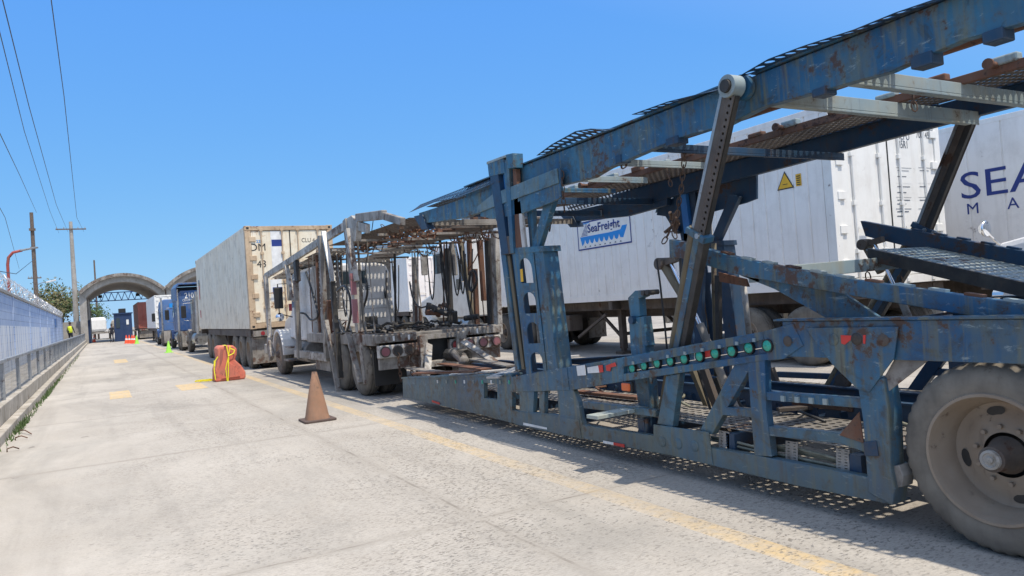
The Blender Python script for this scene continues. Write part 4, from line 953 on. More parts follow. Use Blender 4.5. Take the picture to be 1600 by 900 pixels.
# ================================================================ CONTAINERS AND CHASSIS
def container(x0, y0, L, z0, h, label, side, door, fit, cat='container', groove=.30, gd=.018, doors=True, group=None, W=2.44, bars=True):
    """rear doors face -Y at y0"""
    x1, y1, z1 = x0+W, y0+L, z0+h
    t = thing('shipping_container', ((x0+x1)/2, (y0+y1)/2, z0), label, cat, group)
    # body: plan outline with shallow vertical grooves, extruded upward
    ys = []; y = y0+.14
    while y < y1-.15: ys.append(y); y += groove
    P = [(x0, y0+.10)]
    for y in ys: P += [(x0, y), (x0+gd, y+.008), (x0+gd, y+.03), (x0, y+.038)]
    P += [(x0, y1-.1), (x1, y1-.1)]
    for y in reversed(ys): P += [(x1, y+.038), (x1-gd, y+.03), (x1-gd, y+.008), (x1, y)]
    P += [(x1, y0+.10)]
    mb = MB(); mb.prism(P, z0+.14, z1-.08, 'z'); mb.build('side_panels', side, t)
    mb = MB(); mb.box(x0+.05, x1-.05, y0+.05, y1-.05, z1-.078, z1-.012); mb.build('roof', side, t)
    for x in (x0, x1):
        s = 1 if x == x0 else -1
        mb = MB(); mb.box(min(x-.006*s, x+.07*s), max(x-.006*s, x+.07*s), y0+.16, y1-.16, z0, z0+.15); mb.build('bottom_rail', side, t, bevel=.004)
        mb = MB(); mb.box(min(x-.004*s, x+.06*s), max(x-.004*s, x+.06*s), y0+.16, y1-.16, z1-.10, z1-.004); mb.build('top_rail', side, t, bevel=.004)
        for y in (y0, y1-.16):
            mb = MB(); mb.box(min(x-.008*s, x+.15*s), max(x-.008*s, x+.15*s), y, y+.16, z0+.12, z1-.12); mb.build('corner_post', fit if y == y0 else side, t, bevel=.006)
            for z in (z0-.01, z1-.118):
                mb = MB(); mb.box(min(x-.012*s, x+.165*s), max(x-.012*s, x+.165*s), y-.006, y+.172, z, z+.128); cc = mb.build('corner_casting', fit, t, bevel=.01)
                mb = MB(); c = (x+.075*s, y-.0075, z+.064); mb.box(c[0]-.035, c[0]+.035, c[1], c[1]+.001, c[2]-.03, c[2]+.03); mb.build('casting_hole', 'black', cc)
    mb = MB(); mb.box(x0+.16, x1-.16, y0-.004, y0+.12, z1-.12, z1-.002); mb.build('door_header', fit, t, bevel=.006)
    mb = MB(); mb.box(x0+.16, x1-.16, y0-.004, y0+.12, z0, z0+.14); mb.build('door_sill', fit, t, bevel=.006)
    cx = (x0+x1)/2
    if doors:
        for k, (a, b) in enumerate(((x0+.155, cx-.012), (cx+.012, x1-.155))):
            mb = MB(); mb.box(a, b, y0+.02, y0+.1, z0+.15, z1-.13); d = mb.build('door', door, t, bevel=.012)
            if bars:
                for f in (.26, .80) if k == 0 else (.20, .74):
                    x = a+(b-a)*f
                    mb = MB(); mb.tube((x, y0-.012, z0+.06), (x, y0-.012, z1-.05), .018, n=8)
                    br = mb.build('locking_bar', fit, d, smooth=True, auto=40)
                    for z in (z0+.03, z0+.55, z0+h*.45, z0+h*.72, z1-.14):
                        mb = MB(); mb.box(x-.045, x+.045, y0-.03, y0+.02, z, z+.07); mb.build('bar_bracket', fit, t, bevel=.004)
                    mb = MB(); mb.beam((x, y0-.045, z0+.95), (x+.28*(1 if f < .5 else -1), y0-.05, z0+.97), .015, .035); mb.build('door_handle', fit, t)
            hx = a-.06 if k == 0 else b-.12
            for j in range(5):
                z = z0+.32+j*(h-.75)/4
                mb = MB(); mb.box(hx, hx+.18, y0-.018, y0+.03, z, z+.13); mb.build('hinge', fit, t, bevel=.006)
        mb = MB(); mb.box(cx-.012, cx+.012, y0+.015, y0+.05, z0+.15, z1-.13); mb.build('door_gasket', 'black', t)
    return t
def chassis(x0, y0, y1, zt, wheels, legs, label, n=32, W=2.44, mat='frame', group='container chassis trailers', wm='rubber'):
    t = thing('container_chassis', (x0+W/2, (y0+y1)/2, 0), label, 'chassis trailer', group); cx = x0+W/2
    for s in (-1, 1):
        mb = MB(); mb.box(cx+s*.5-.05, cx+s*.5+.05, y0+.1, y1, zt-.42, zt-.02); mb.build('frame_rail', mat, t)
        mb = MB(); mb.box(cx+s*1.16-.04, cx+s*1.16+.04, y0, y1-2.5, zt-.22, zt-.02); mb.build('outer_rail', mat, t)
    for y in (y0+.02, (y0+y1)/2, y1-.3):
        mb = MB(); mb.box(x0+.02, x0+W-.02, y, y+.14, zt-.2, zt-.022); mb.build('crossmember', mat, t)
    for y in wheels:
        wheel(t, x0+.02, y, .5, .27, -1, wm, 'rim', n=n, dual=True); wheel(t, x0+W-.02, y, .5, .27, 1, wm, 'rim', n=max(16, n-12), dual=True)
        mb = MB(); mb.tube((x0+.3, y, .5), (x0+W-.3, y, .5), .07, n=10); mb.build('axle', mat, t)
        mb = MB(); mb.box(cx-.6, cx-.4, y-.5, y+.5, .62, .72); mb.box(cx+.4, cx+.6, y-.5, y+.5, .62, .72); mb.build('leaf_spring', 'dark', t)
    for s in (-1, 1):
        if legs:
            mb = MB(); mb.box(cx+s*.95-.07, cx+s*.95+.07, legs-.07, legs+.07, .12, zt-.2); mb.box(cx+s*.95-.05, cx+s*.95+.05, legs-.05, legs+.05, .06, .12); mb.box(cx+s*.95-.16, cx+s*.95+.16, legs-.13, legs+.13, .0, .06); mb.build('landing_leg', mat, t, bevel=.006)
            mb = MB(); mb.beam((cx+s*.95, legs, .35), (cx+s*.95, legs+.9, zt-.25), .06, .06); mb.build('leg_brace', mat, t)
    if legs:
        mb = MB(); mb.box(cx-.95, cx+.95, legs-.03, legs+.03, .42, .5); mb.build('leg_crossbar', mat, t)
    return t
def bumper(t, x0, y, zt, W=2.44, mat='greydirty', lamps=True, flap=True):
    mb = MB(); mb.box(x0+.05, x0+W-.05, y-.03, y+.03, .92, 1.08); mb.build('tail_board', mat, t)
    for x in (x0+.3, x0+.48, x0+W-.48, x0+W-.3):
        mb = MB(); mb.tube((x, y-.05, 1.0), (x, y-.03, 1.0), .055, n=14); mb.build('tail_lamp', 'redlens', t)
    if flap: mudflap(t, x0+.02, x0+W-.02, y+.12, .16, .9, mat)

# ---- near lane: white reefer with the ship logo
def logo_container():
    x = 10.2
    t = container(x, 7.66, 12.19, 1.26, 2.94, 'long white refrigerated container with a blue ship logo on its side', 'contgrey', 'contwhite', 'contwhite', W=2.95)
    P = x-.004
    def quadL(name, mat, pts, pl): mb = MB(); mb.prism(pts, pl, pl+.002); return mb.build(name, mat, t)
    a0, a1, b0, b1 = 14.82, 12.76, 2.51, 3.18
    quadL('logo_panel', 'contgrey', [(a0, b0), (a1, b0), (a1, b1), (a0, b1)], P-.002)
    e = .032
    for pts in ([(a0, b0), (a1, b0), (a1, b0+e), (a0, b0+e)], [(a0, b1-e), (a1, b1-e), (a1, b1), (a0, b1)], [(a0, b0+e), (a0-e, b0+e), (a0-e, b1-e), (a0, b1-e)], [(a1+e, b0+e), (a1, b0+e), (a1, b1-e), (a1+e, b1-e)]): quadL('logo_border', 'bluetext', pts, P-.005)
    def U(u, v): return (a0+(a1-a0)*u, b0+(b1-b0)*v)
    hull = [U(.05, .47), U(.62, .47), U(.82, .50), U(.85, .62), U(.94, .62), U(.86, .22)]
    for k in range(8):
        c_ = .80-k*.092; hull += [U(c_+.008, .24), U(c_-.010, .37), U(c_-.028, .25), U(c_-.052, .19)]
    hull += [U(.085, .15)]
    quadL('logo_hull', 'logoblue', hull, P-.005)
    for k in range(9):
        u0 = .056+.10*(k/8.5); v = .50+k*.047; quadL('logo_sail_stripe', 'bluetext', [U(u0+.02, v), U(.20, v), U(.20, v+.02), U(u0+.022, v+.02)], P-.005)
    quadL('logo_sail_top', 'logoblue', [U(.13, .91), U(.25, .93), U(.25, .955), U(.12, .94)], P-.006)
    for k in range(8): quadL('logo_fin', 'darktext', [U(.13+k*.095, .09), U(.165+k*.095, .09), U(.147+k*.095, .14)], P-.006)
    text('SeaFreight', 'logo_lettering', 'bluetext', t, 'L', a0-.43, a0-1.68, 2.84, 3.10, P-.0065, bold=.018)
    # warning triangle and small label
    c = SX(1227, 283, x); s = .16
    quadL('warning_triangle_edge', 'black', [(c[0]-s*1.1, c[1]-s*.85), (c[0]+s*1.1, c[1]-s*.85), (c[0], c[1]+s*1.05)], P-.004)
    quadL('warning_triangle', 'yellow', [(c[0]-s*.92, c[1]-s*.74), (c[0]+s*.92, c[1]-s*.74), (c[0], c[1]+s*.82)], P-.007)
    quadL('warning_mark', 'black', [(c[0]-.05, c[1]-.06), (c[0]+.05, c[1]-.06), (c[0]+.05, c[1]-.05), (c[0]-.05, c[1]-.05)], P-.009)
    c = SX(1248, 281, x); quadL('small_label', 'yellow', [(c[0]-.055, c[1]-.10), (c[0]+.055, c[1]-.10), (c[0]+.055, c[1]+.10), (c[0]-.055, c[1]+.10)], P-.004)
    for k in range(5): quadL('label_mark', 'black', [(c[0]-.04, c[1]+.07-k*.035), (c[0]+.04, c[1]+.07-k*.035), (c[0]+.03, c[1]+.055-k*.035), (c[0]-.04, c[1]+.055-k*.035)], P-.007)
    Yd = 7.66+.018
    def R(px, py): q = SY(px, py, Yd); return q.x, q.z
    def lab(s_, p, q): a = R(*p); b = R(*q); text(s_, 'lettering', 'darktext', t, 'R', a[0], b[0], b[1], a[1], Yd-.001, bold=.0)
    lab('SEFU', (1402, 206), (1421, 219)); lab('45R1', (1403, 219), (1418, 232)); lab('700145 2', (1431, 205), (1457, 217))
    for px, py, w_ in ((1402, 266, 18), (1402, 275, 14), (1402, 291, 20), (1402, 300, 14), (1402, 312, 20), (1402, 318, 14), (1402, 330, 18), (1402, 337, 12), (1437, 266, 14), (1437, 291, 12), (1437, 312, 14)):
        a = R(px, py); b = R(px+w_, py+1.3); mb = MB(); mb.box(a[0], b[0], Yd-.003, Yd-.001, b[1], a[1]); mb.build('small_print', 'darktext', t)
    for px in (1402, 1437):
        for py in (203, 262, 286, 308, 326):
            a = R(px-2, py); b = R(px+22, py+.6); mb = MB(); mb.box(a[0], b[0], Yd-.003, Yd-.001, b[1], a[1]); mb.build('rule', 'darktext', t)
    ch = chassis(x, 7.75, 19.6, 1.26, (8.42, 9.72), 14.0, 'brown steel chassis trailer under the container with the ship logo', n=48, W=2.95, wm='rubberdusty')
    for s in (.95,):
        mb = MB(); mb.box(x+.1, x+.5, 15.6, 16.9, .55, .95); mb.build('tool_box', 'frame', ch, bevel=.02)
    mb = MB(); mb.beam((x+.15, 14.1, .95), (x+.15, 15.3, .4), .06, .06); mb.build('side_brace', 'frame', ch)
logo_container()
def lettered_container():
    x = 14.35
    t = container(x, -1.6, 12.19, 1.24, 2.92, 'white refrigerated container with large blue lettering at the right edge', 'contgrey', 'contwhite', 'contgrey', groove=.62)
    P = x-.004
    text('SEALAND', 'large_lettering', 'bluetext', t, 'L', SX(1502, 300, x)[0], SX(1502, 300, x)[0]-3.9, 2.74, 3.24, P, bold=-.0)
    y = SX(1511, 320, x)[0]
    for i, c in enumerate('MAERSK'): text(c, 'small_lettering', 'bluetext', t, 'L', y-i*.70, y-.20-i*.70, 2.45, 2.65, P, bold=0)
    chassis(x, -1.5, 10.3, 1.24, (.0, 1.3), 7.5, 'dark chassis trailer under the container with large blue lettering', n=24)
lettered_container()
# ---- cream container behind the white car hauler
def cream_container():
    x, y = 3.62, 21.45
    t = container(x, y, 12.19, 1.14, 2.86, 'tall cream container with rusty tan doors behind the white car hauler', 'contcream', 'doorcream', 'doortan', groove=1.1)
    cx = x+1.22; Yd = y+.018
    def R(px, py): q = SY(px, py, Yd); return q.x, q.z
    def lab(s_, p, q, m_='darktext', b_=.01): a = R(*p); b = R(*q); text(s_, 'lettering', m_, t, 'R', a[0], b[0], b[1], a[1], Yd-.002, bold=b_)
    lab('DM', (390.5, 381), (415, 391.5), 'black', 0); lab('43', (401, 407), (416, 417.5), 'black', .0); lab('22', (400, 375), (407, 379), 'logoblue')
    for (a, b, c, d), m_ in (((422, 361, 443, 419), 'whitepaint'), ((424, 374.5, 442, 384.5), 'bluetext'), ((426, 449, 442, 459), 'bluetext'), ((422, 437, 442, 470), 'whitepaint')):
        p, q = R(a, b), R(c, d); mb = MB(); k = .002 if m_ == 'whitepaint' else .004; mb.box(p[0], q[0], Yd-k, Yd-k+.001, q[1], p[1]); mb.build('painted_panel', m_, t)
    lab('CLU 4', (471, 372), (492, 378), 'frame', 0)
    for z, c, h_ in ((2.9, 'bluetext', .25), (2.35, 'redpaint', .7), (1.6, 'redpaint', .3)):
        mb = MB(); mb.box(x-.012, x-.010, y+11.3, y+11.5, z, z+h_); mb.build('faded_side_marking', c, t)
    ch = chassis(x, y+.05, y+12, 1.14, (22.2, 23.45, 24.7), 27.3, 'chassis trailer with three close axles under the cream container', n=32, wm='rubberdusty')
    bumper(ch, x, y-.02, 1.1)
    mudflap(ch, x, x+.02, y-.1, .2, .9) if False else None
cream_container()
# ---- containers far down the queue
for (x, y, L, z0, h, lab, a, b, c) in ((3.8, 65, 12.2, 1.15, 2.6, 'pale grey container far down the queue ahead of the blue trucks', 'contgrey', 'contwhite', 'contwhite'),
                                      (3.45, 86.5, 12.2, 1.15, 2.75, 'red container under the left arch beyond the booth', 'redcont', 'redcont', 'redcont')):
    t = container(x, y, L, z0, h, lab, a, b, c)
    ch = chassis(x, y+.05, y+L-.2, z0, (y+.9, y+2.2), y+8.6, 'chassis trailer under the '+lab.split(' container')[0]+' container', n=20); bumper(ch, x, y, 1.1)
t = container(14.35, 37, 12.2, 1.2, 2.9, 'white container with sunlit closed doors beyond the white tractor', 'contgrey', 'contwhite', 'contwhite')
ch = chassis(14.35, 37.05, 49, 1.2, (38, 39.3), 46, 'chassis trailer beyond the white tractor under the sunlit doors', n=20); bumper(ch, 14.35, 37, 1.1)
t = container(10.4, 47, 12.2, 1.2, 2.8, 'grey sided container seen between the white hauler cab and the lit doors', 'contgrey', 'contwhite', 'contwhite')
ch = chassis(10.4, 47.05, 59, 1.2, (47.9, 49.2), 56, 'chassis trailer under the grey sided container', n=20)

# ================================================================ TRACTORS (all head towards +Y)
def tractor(x0, yb, label, paint, W=2.35, zr=2.9, sleeper=1.6, n=28, front=None, tandem=(-2.2, -.9), hood=1.9, fair=0., stripes=False, wheelmat='rubber', cabw=2.1, text_=None, group=None, window_back=True, up=0.):
    """yb is the back wall of the cab, x0 the left side of the tyres"""
    t = thing('truck_tractor', (x0+W/2, yb, 0), label, 'truck', group); cx = x0+W/2
    yc = yb+sleeper+1.5; yh = yc+hood; fw = front or (yc+.55)
    a, b = cx-cabw/2, cx+cabw/2
    for s in (-1, 1):
        mb = MB(); mb.box(cx+s*.43-.04, cx+s*.43+.04, yb+tandem[0]-.8 if tandem else yb-.2, yh+.1, .72, .98); mb.build('frame_rail', 'dark', t)
    # cab and sleeper: rounded box
    r = .14
    prof = [(a, .98), (b, .98), (b, zr-.35), (b-.06, zr-.12), (b-.22, zr), (a+.22, zr), (a+.06, zr-.12), (a, zr-.35)]
    mb = MB(); mb.prism(prof, yb, yc-.55, 'y'); cab = mb.build('cab', paint, t, bevel=.05)
    # windscreen part, raked
    mb = MB(); zz = min(zr, 2.75+up)
    mb.hexa([(a+.02, yc-.551, 1.0), (b-.02, yc-.551, 1.0), (b-.02, yc+.12, 1.0), (a+.02, yc+.12, 1.0), (a+.06, yc-.551, zz-.1), (b-.06, yc-.551, zz-.1), (b-.14, yc-.32, zz-.14), (a+.14, yc-.32, zz-.14)]); mb.build('cab_front', paint, t, bevel=.04)
    mb = MB(); mb.hexa([(a+.22, yc+.0, 1.78+up), (b-.22, yc+.0, 1.78+up), (b-.22, yc+.03, 1.78+up), (a+.22, yc+.03, 1.78+up), (a+.26, yc-.29, zz-.24), (b-.26, yc-.29, zz-.24), (b-.26, yc-.26, zz-.24), (a+.26, yc-.26, zz-.24)]); mb.build('windscreen', 'glass', t)
    # doors with windows both sides
    for s in (-1, 1):
        x = a if s < 0 else b
        d0, d1 = yc-1.35, yc-.45
        mb = MB(); mb.box(min(x-.012*-s*-1, x+.012*s), max(x-.012, x+.012*s), d0, d1, 1.0, zz-.2) if False else mb.box(x-.014 if s < 0 else x-.004, x+.004 if s < 0 else x+.014, d0, d1, 1.02, zz-.2)
        dr = mb.build('door', paint, t, bevel=.02)
        mb = MB(); mb.box(x-.020 if s < 0 else x+.0145, x-.0145 if s < 0 else x+.020, d0+.1, d1-.06, 1.78+up, zz-.28); mb.build('window', 'glass', dr)
        mb = MB(); mb.box(x-.035 if s < 0 else x+.015, x-.015 if s < 0 else x+.035, d0+.08, d0+.22, 1.56, 1.6); mb.build('handle', 'chrome', dr)
        if sleeper > 1:
            mb = MB(); mb.box(x-.010 if s < 0 else x+.001, x-.001 if s < 0 else x+.010, yb+.5, yb+.95, 1.9, 2.25); mb.build('sleeper_window', 'glass', t)
        # mirrors
        mx = x+s*.32; my = yc-.35
        mb = MB(); mb.path([(x, my, 2.35+up*1.3), (mx, my, 2.35+up*1.3), (mx, my, 1.55+up), (x, my, 1.5+up)], .014, 6); arm_ = mb.build('mirror_arm', 'steel', t)
        mb = MB(); mb.box(mx-.11, mx+.11, my-.04, my+.05, 1.66+up*1.15, 2.24+up*1.3); h_ = mb.build('mirror_housing', 'black' if paint != 'cabwhite' else 'greydirty', arm_, bevel=.02)
        # fuel tank and steps
        mb = MB(); mb.tube((cx+s*.86, yb+.1, .68), (cx+s*.86, yb+1.3, .68), .30, n=20); mb.build('fuel_tank', 'steel', t, smooth=True, auto=40)
        mb = MB(); mb.box(min(cx+s*.7, cx+s*1.1), max(cx+s*.7, cx+s*1.1), yc-1.2, yc-.6, .45, .5); mb.box(min(cx+s*.75, cx+s*1.08), max(cx+s*.75, cx+s*1.08), yc-1.2, yc-.6, .78, .82); mb.build('step', 'steel', t)
        # fender over the front wheel
        mb = MB(); xo = cx+s*(W/2-.03); pr = []
        for k in range(9):
            an = math.pi*(.02+.96*k/8); pr.append((fw+math.cos(an)*.62, .5+math.sin(an)*.60))
        pr2 = [(fw+(q[0]-fw)*.93, .5+(q[1]-.5)*.93) for q in pr][::-1]
        mb.prism(pr+pr2, min(xo, xo-s*.42), max(xo, xo-s*.42)); mb.build('front_fender', paint, t, bevel=.015)
    # hood
    mb = MB(); hz = 1.78+up*.25
    mb.hexa([(a+.22, yc+.05, .85), (b-.22, yc+.05, .85), (b-.34, yh, .75), (a+.34, yh, .75), (a+.24, yc+.05, hz), (b-.24, yc+.05, hz), (b-.42, yh, hz-.32), (a+.42, yh, hz-.32)]); mb.build('hood', paint, t, bevel=.09)
    mb = MB(); mb.box(a+.45, b-.45, yh, yh+.04, .8, 1.35); mb.build('grille', 'steel', t)
    mb = MB(); mb.box(a-.05, b+.05, yh+.05, yh+.2, .45, .78); mb.build('bumper', 'steel', t, bevel=.03)
    for s in (-1, 1):
        mb = MB(); mb.tube((cx+s*.85, yh-.25, 1.02), (cx+s*.85, yh-.1, 1.02), .1, n=14); mb.build('headlight', 'chrome', t)
    # wheels
    wheel(t, x0, fw, .5, .28, -1, wheelmat, 'steel' if paint == 'truckblue2' else 'rim', n=n, dish=.03, hub=.07); wheel(t, x0+W, fw, .5, .28, 1, wheelmat, 'rim', n=20, dish=.03)
    if tandem:
        for dy in tandem:
            wheel(t, x0, yb+dy, .5, .27, -1, wheelmat, 'rim', n=n, dual=True); wheel(t, x0+W, yb+dy, .5, .27, 1, wheelmat, 'rim', n=20, dual=True)
        for s in (-1, 1): mudflap(t, cx+s*W/2*.98-(.0 if s < 0 else .6), cx+s*W/2*.98+(.6 if s < 0 else 0), yb+tandem[0]-.62, .22, 1.0, 'greydirty')
        mb = MB(); mb.tube((cx, yb+tandem[0]*.75, 1.06), (cx, yb+tandem[0]*.75, 1.12), .42, n=20); mb.build('fifth_wheel', 'dark', t)
    for s in (-1, 1):
        mb = MB(); mb.tube((cx+s*1.02, yb-.12, .9), (cx+s*1.02, yb-.12, zr+.1), .06, n=10); mb.build('exhaust_stack', 'steel', t, smooth=True, auto=40)
    if fair:
        mb = MB(); zf = zr+fair
        pr = [(a-.06, zr-.55), (a-.06, zf-.25), (a+.1, zf), (b-.1, zf), (b+.06, zf-.25), (b+.06, zr-.55), (b, zr-.55), (b, zf-.3), (b-.14, zf-.1), (a+.14, zf-.1), (a, zf-.3), (a, zr-.55)]
        mb.prism(pr, yb-.25, yc-.6, 'y'); rf_ = mb.build('roof_fairing', paint, t, bevel=.02)
        mb = MB(); mb.box(a+.01, b-.01, yc-.64, yc-.61, zr-.3, zf-.12); mb.build('fairing_front', paint, rf_)
    mb = MB()
    for k in range(3):
        x = cx-.15+k*.15; mb.path([(x, yb-.02, 1.9), (x, yb-.3, 1.75), (x+.05, yb-.5, 1.25), (x, yb-.3, 1.02), (x, yb-.9, 1.05)], .018, 6)
    mb.build('air_line', ('hose', 'redpaint', 'midblue')[0], t, smooth=True)
    if window_back:
        mb = MB(); mb.box(cx-.35, cx+.35, yb-.012, yb-.002, 1.95, 2.3); mb.build('back_window', 'glass', t)
    return t
t = tractor(3.55, 44.2, 'royal blue bobtail truck with 210 on the back of its cab', 'truckblue', zr=3.2, fair=.42, n=24, window_back=False, tandem=(-2.4, -1.1))
a, b = SY(288, 457.5, 44.18), SY(303, 466, 44.18)
text('210', 'fleet_number', 'whitepaint', t, 'R', a.x, b.x, b.z, a.z, 44.18, bold=.02)
a, b = SY(285, 467.5, 44.18), SY(303, 470, 44.18); text('CENTRAL', 'lettering', 'whitepaint', t, 'R', a.x, b.x, b.z, a.z, 44.18)
mb = MB(); mb.box(5.2, 5.35, 44.17, 44.19, 2.1, 2.6); mb.build('cab_vent', 'black', t)
mb = MB(); mb.lathe([(-.1, .3), (-.1, .5), (.1, .5), (.1, .3), (-.1, .3)], (0, 0, 0), 24); 
mb.v = [(4.95+v[1], 43.95+v[0], 1.45+v[2]) for v in mb.v]; mb.build('spare_tyre', 'rubberdusty', t, smooth=True, auto=40)
t = tractor(3.45, 55, 'paler blue truck waiting in front of the royal blue one', 'truckblue2', zr=3.1, n=20, tandem=(-2.3, -1.0))
mb = MB(); mb.box(4.1, 4.5, 54.97, 54.995, 2.5, 2.8); mb.build('cab_badge', 'logoblue', t)
tractor(3.62, 36.0, 'tractor pulling the cream container, mostly hidden behind it', 'greydirty', zr=2.7, sleeper=.8, n=24, tandem=(-6.4, -5.1), wheelmat='rubberdusty')
tractor(10.25, 21.4, 'white tractor with a large side mirror pulling the ship logo container', 'cabwhite', zr=3.6, sleeper=1.7, n=28, tandem=(-3.6, -2.3), hood=2.0, up=.75)
tractor(14.3, 12.4, 'blue tractor with a polished wheel in the far lane', 'truckblue2', zr=3.0, sleeper=1.0, n=28, tandem=(-1.9, -.6), hood=1.7)
tractor(10.5, 60.6, 'white truck cab in the second lane far ahead', 'cabwhite', zr=3.0, n=16, tandem=(-2.2, -.9))
# tractor following the lettered one: only its bonnet and fender mirror reach into view
t = tractor(10.9, 1.65, 'white truck with a round fender mirror at the right edge', 'cabwhite', zr=3.6, sleeper=1.0, n=24, tandem=None, hood=1.85, up=1.2)
q = Vector((11.25, *SX(1536, 358, 11.25)))
mb = MB(); mb.path([q, q+Vector((.15, -.05, -.15)), q+Vector((.35, -.2, -.42))], .02, 6); ar = mb.build('fender_mirror_arm', 'chrome', t)
mb = MB()
for i in range(10): pass
mb.lathe([(0, .001), (.03, .07), (.09, .115), (.11, .12), (.12, .1), (.12, .001)], (0, 0, 0), 24)
mb.v = [(q.x+v[1], q.y-v[0]+.06, q.z+v[2]) for v in mb.v]; mb.build('fender_mirror', 'mirror', ar, smooth=True)
# low red flatbed and other traffic glimpsed under the deck
def flatbed():
    t = thing('flatbed_trailer', (15.5, 30, 0), 'low red flatbed trailer glimpsed past the white tractor hood', 'flatbed trailer')
    mb = MB(); mb.box(14.3, 16.7, 26.5, 35, 1.0, 1.25); mb.build('deck', 'redpaint', t)
    mb = MB(); mb.box(14.28, 14.299, 27, 30, 1.02, 1.2); mb.build('side_strip', 'contwhite', t)
    mb = MB(); mb.box(14.6, 16.4, 26.6, 34.6, .8, .998); mb.build('frame', 'frame', t)
    for y in (32.5, 33.8):
        wheel(t, 14.32, y, .5, .27, -1, 'rubber', 'rim', n=20); wheel(t, 16.68, y, .5, .27, 1, 'rubber', 'rim', n=16)
    wheel(t, 14.32, 27.3, .5, .27, -1, 'rubber', 'rim', n=20); wheel(t, 16.68, 27.3, .5, .27, 1, 'rubber', 'rim', n=16)
flatbed()
# yellow kerb across the yard
mb = MB(); a, b = SY(945, 500, 45), SY(1060, 500, 45); mb.box(18, 60, 47, 47.4, 0, .62); top(mb, 'yellow_kerb_wall', 'yellow', 'low yellow painted wall across the yard under the container', 'wall')
# far white tank body beyond the arch and pile
def far_truck():
    q = SY(155, 520, 112); x = q.x
    t = thing('tank_truck', (x, 113, 0), 'pale tank truck standing beyond the left arch', 'truck')
    mb = MB(); mb.box(x-1.1, x+.9, 111, 116, 1.0, 2.9); mb.build('tank', 'contwhite', t, bevel=.35)
    mb = MB(); mb.box(x-1.2, x+4.6, 110.6, 117, .75, .98); mb.build('frame', 'greydirty', t)
    for dx in (-1.1, 1.2, 3.0, 4.2): wheel(t, x+dx-.1, 111.2, .48, .26, -1, 'rubber', 'rim', n=16)
    mb = MB(); mb.box(x+1.4, x+3.6, 112, 116, 1.0, 2.6); mb.build('load', 'kerb', t, bevel=.6)
far_truck()
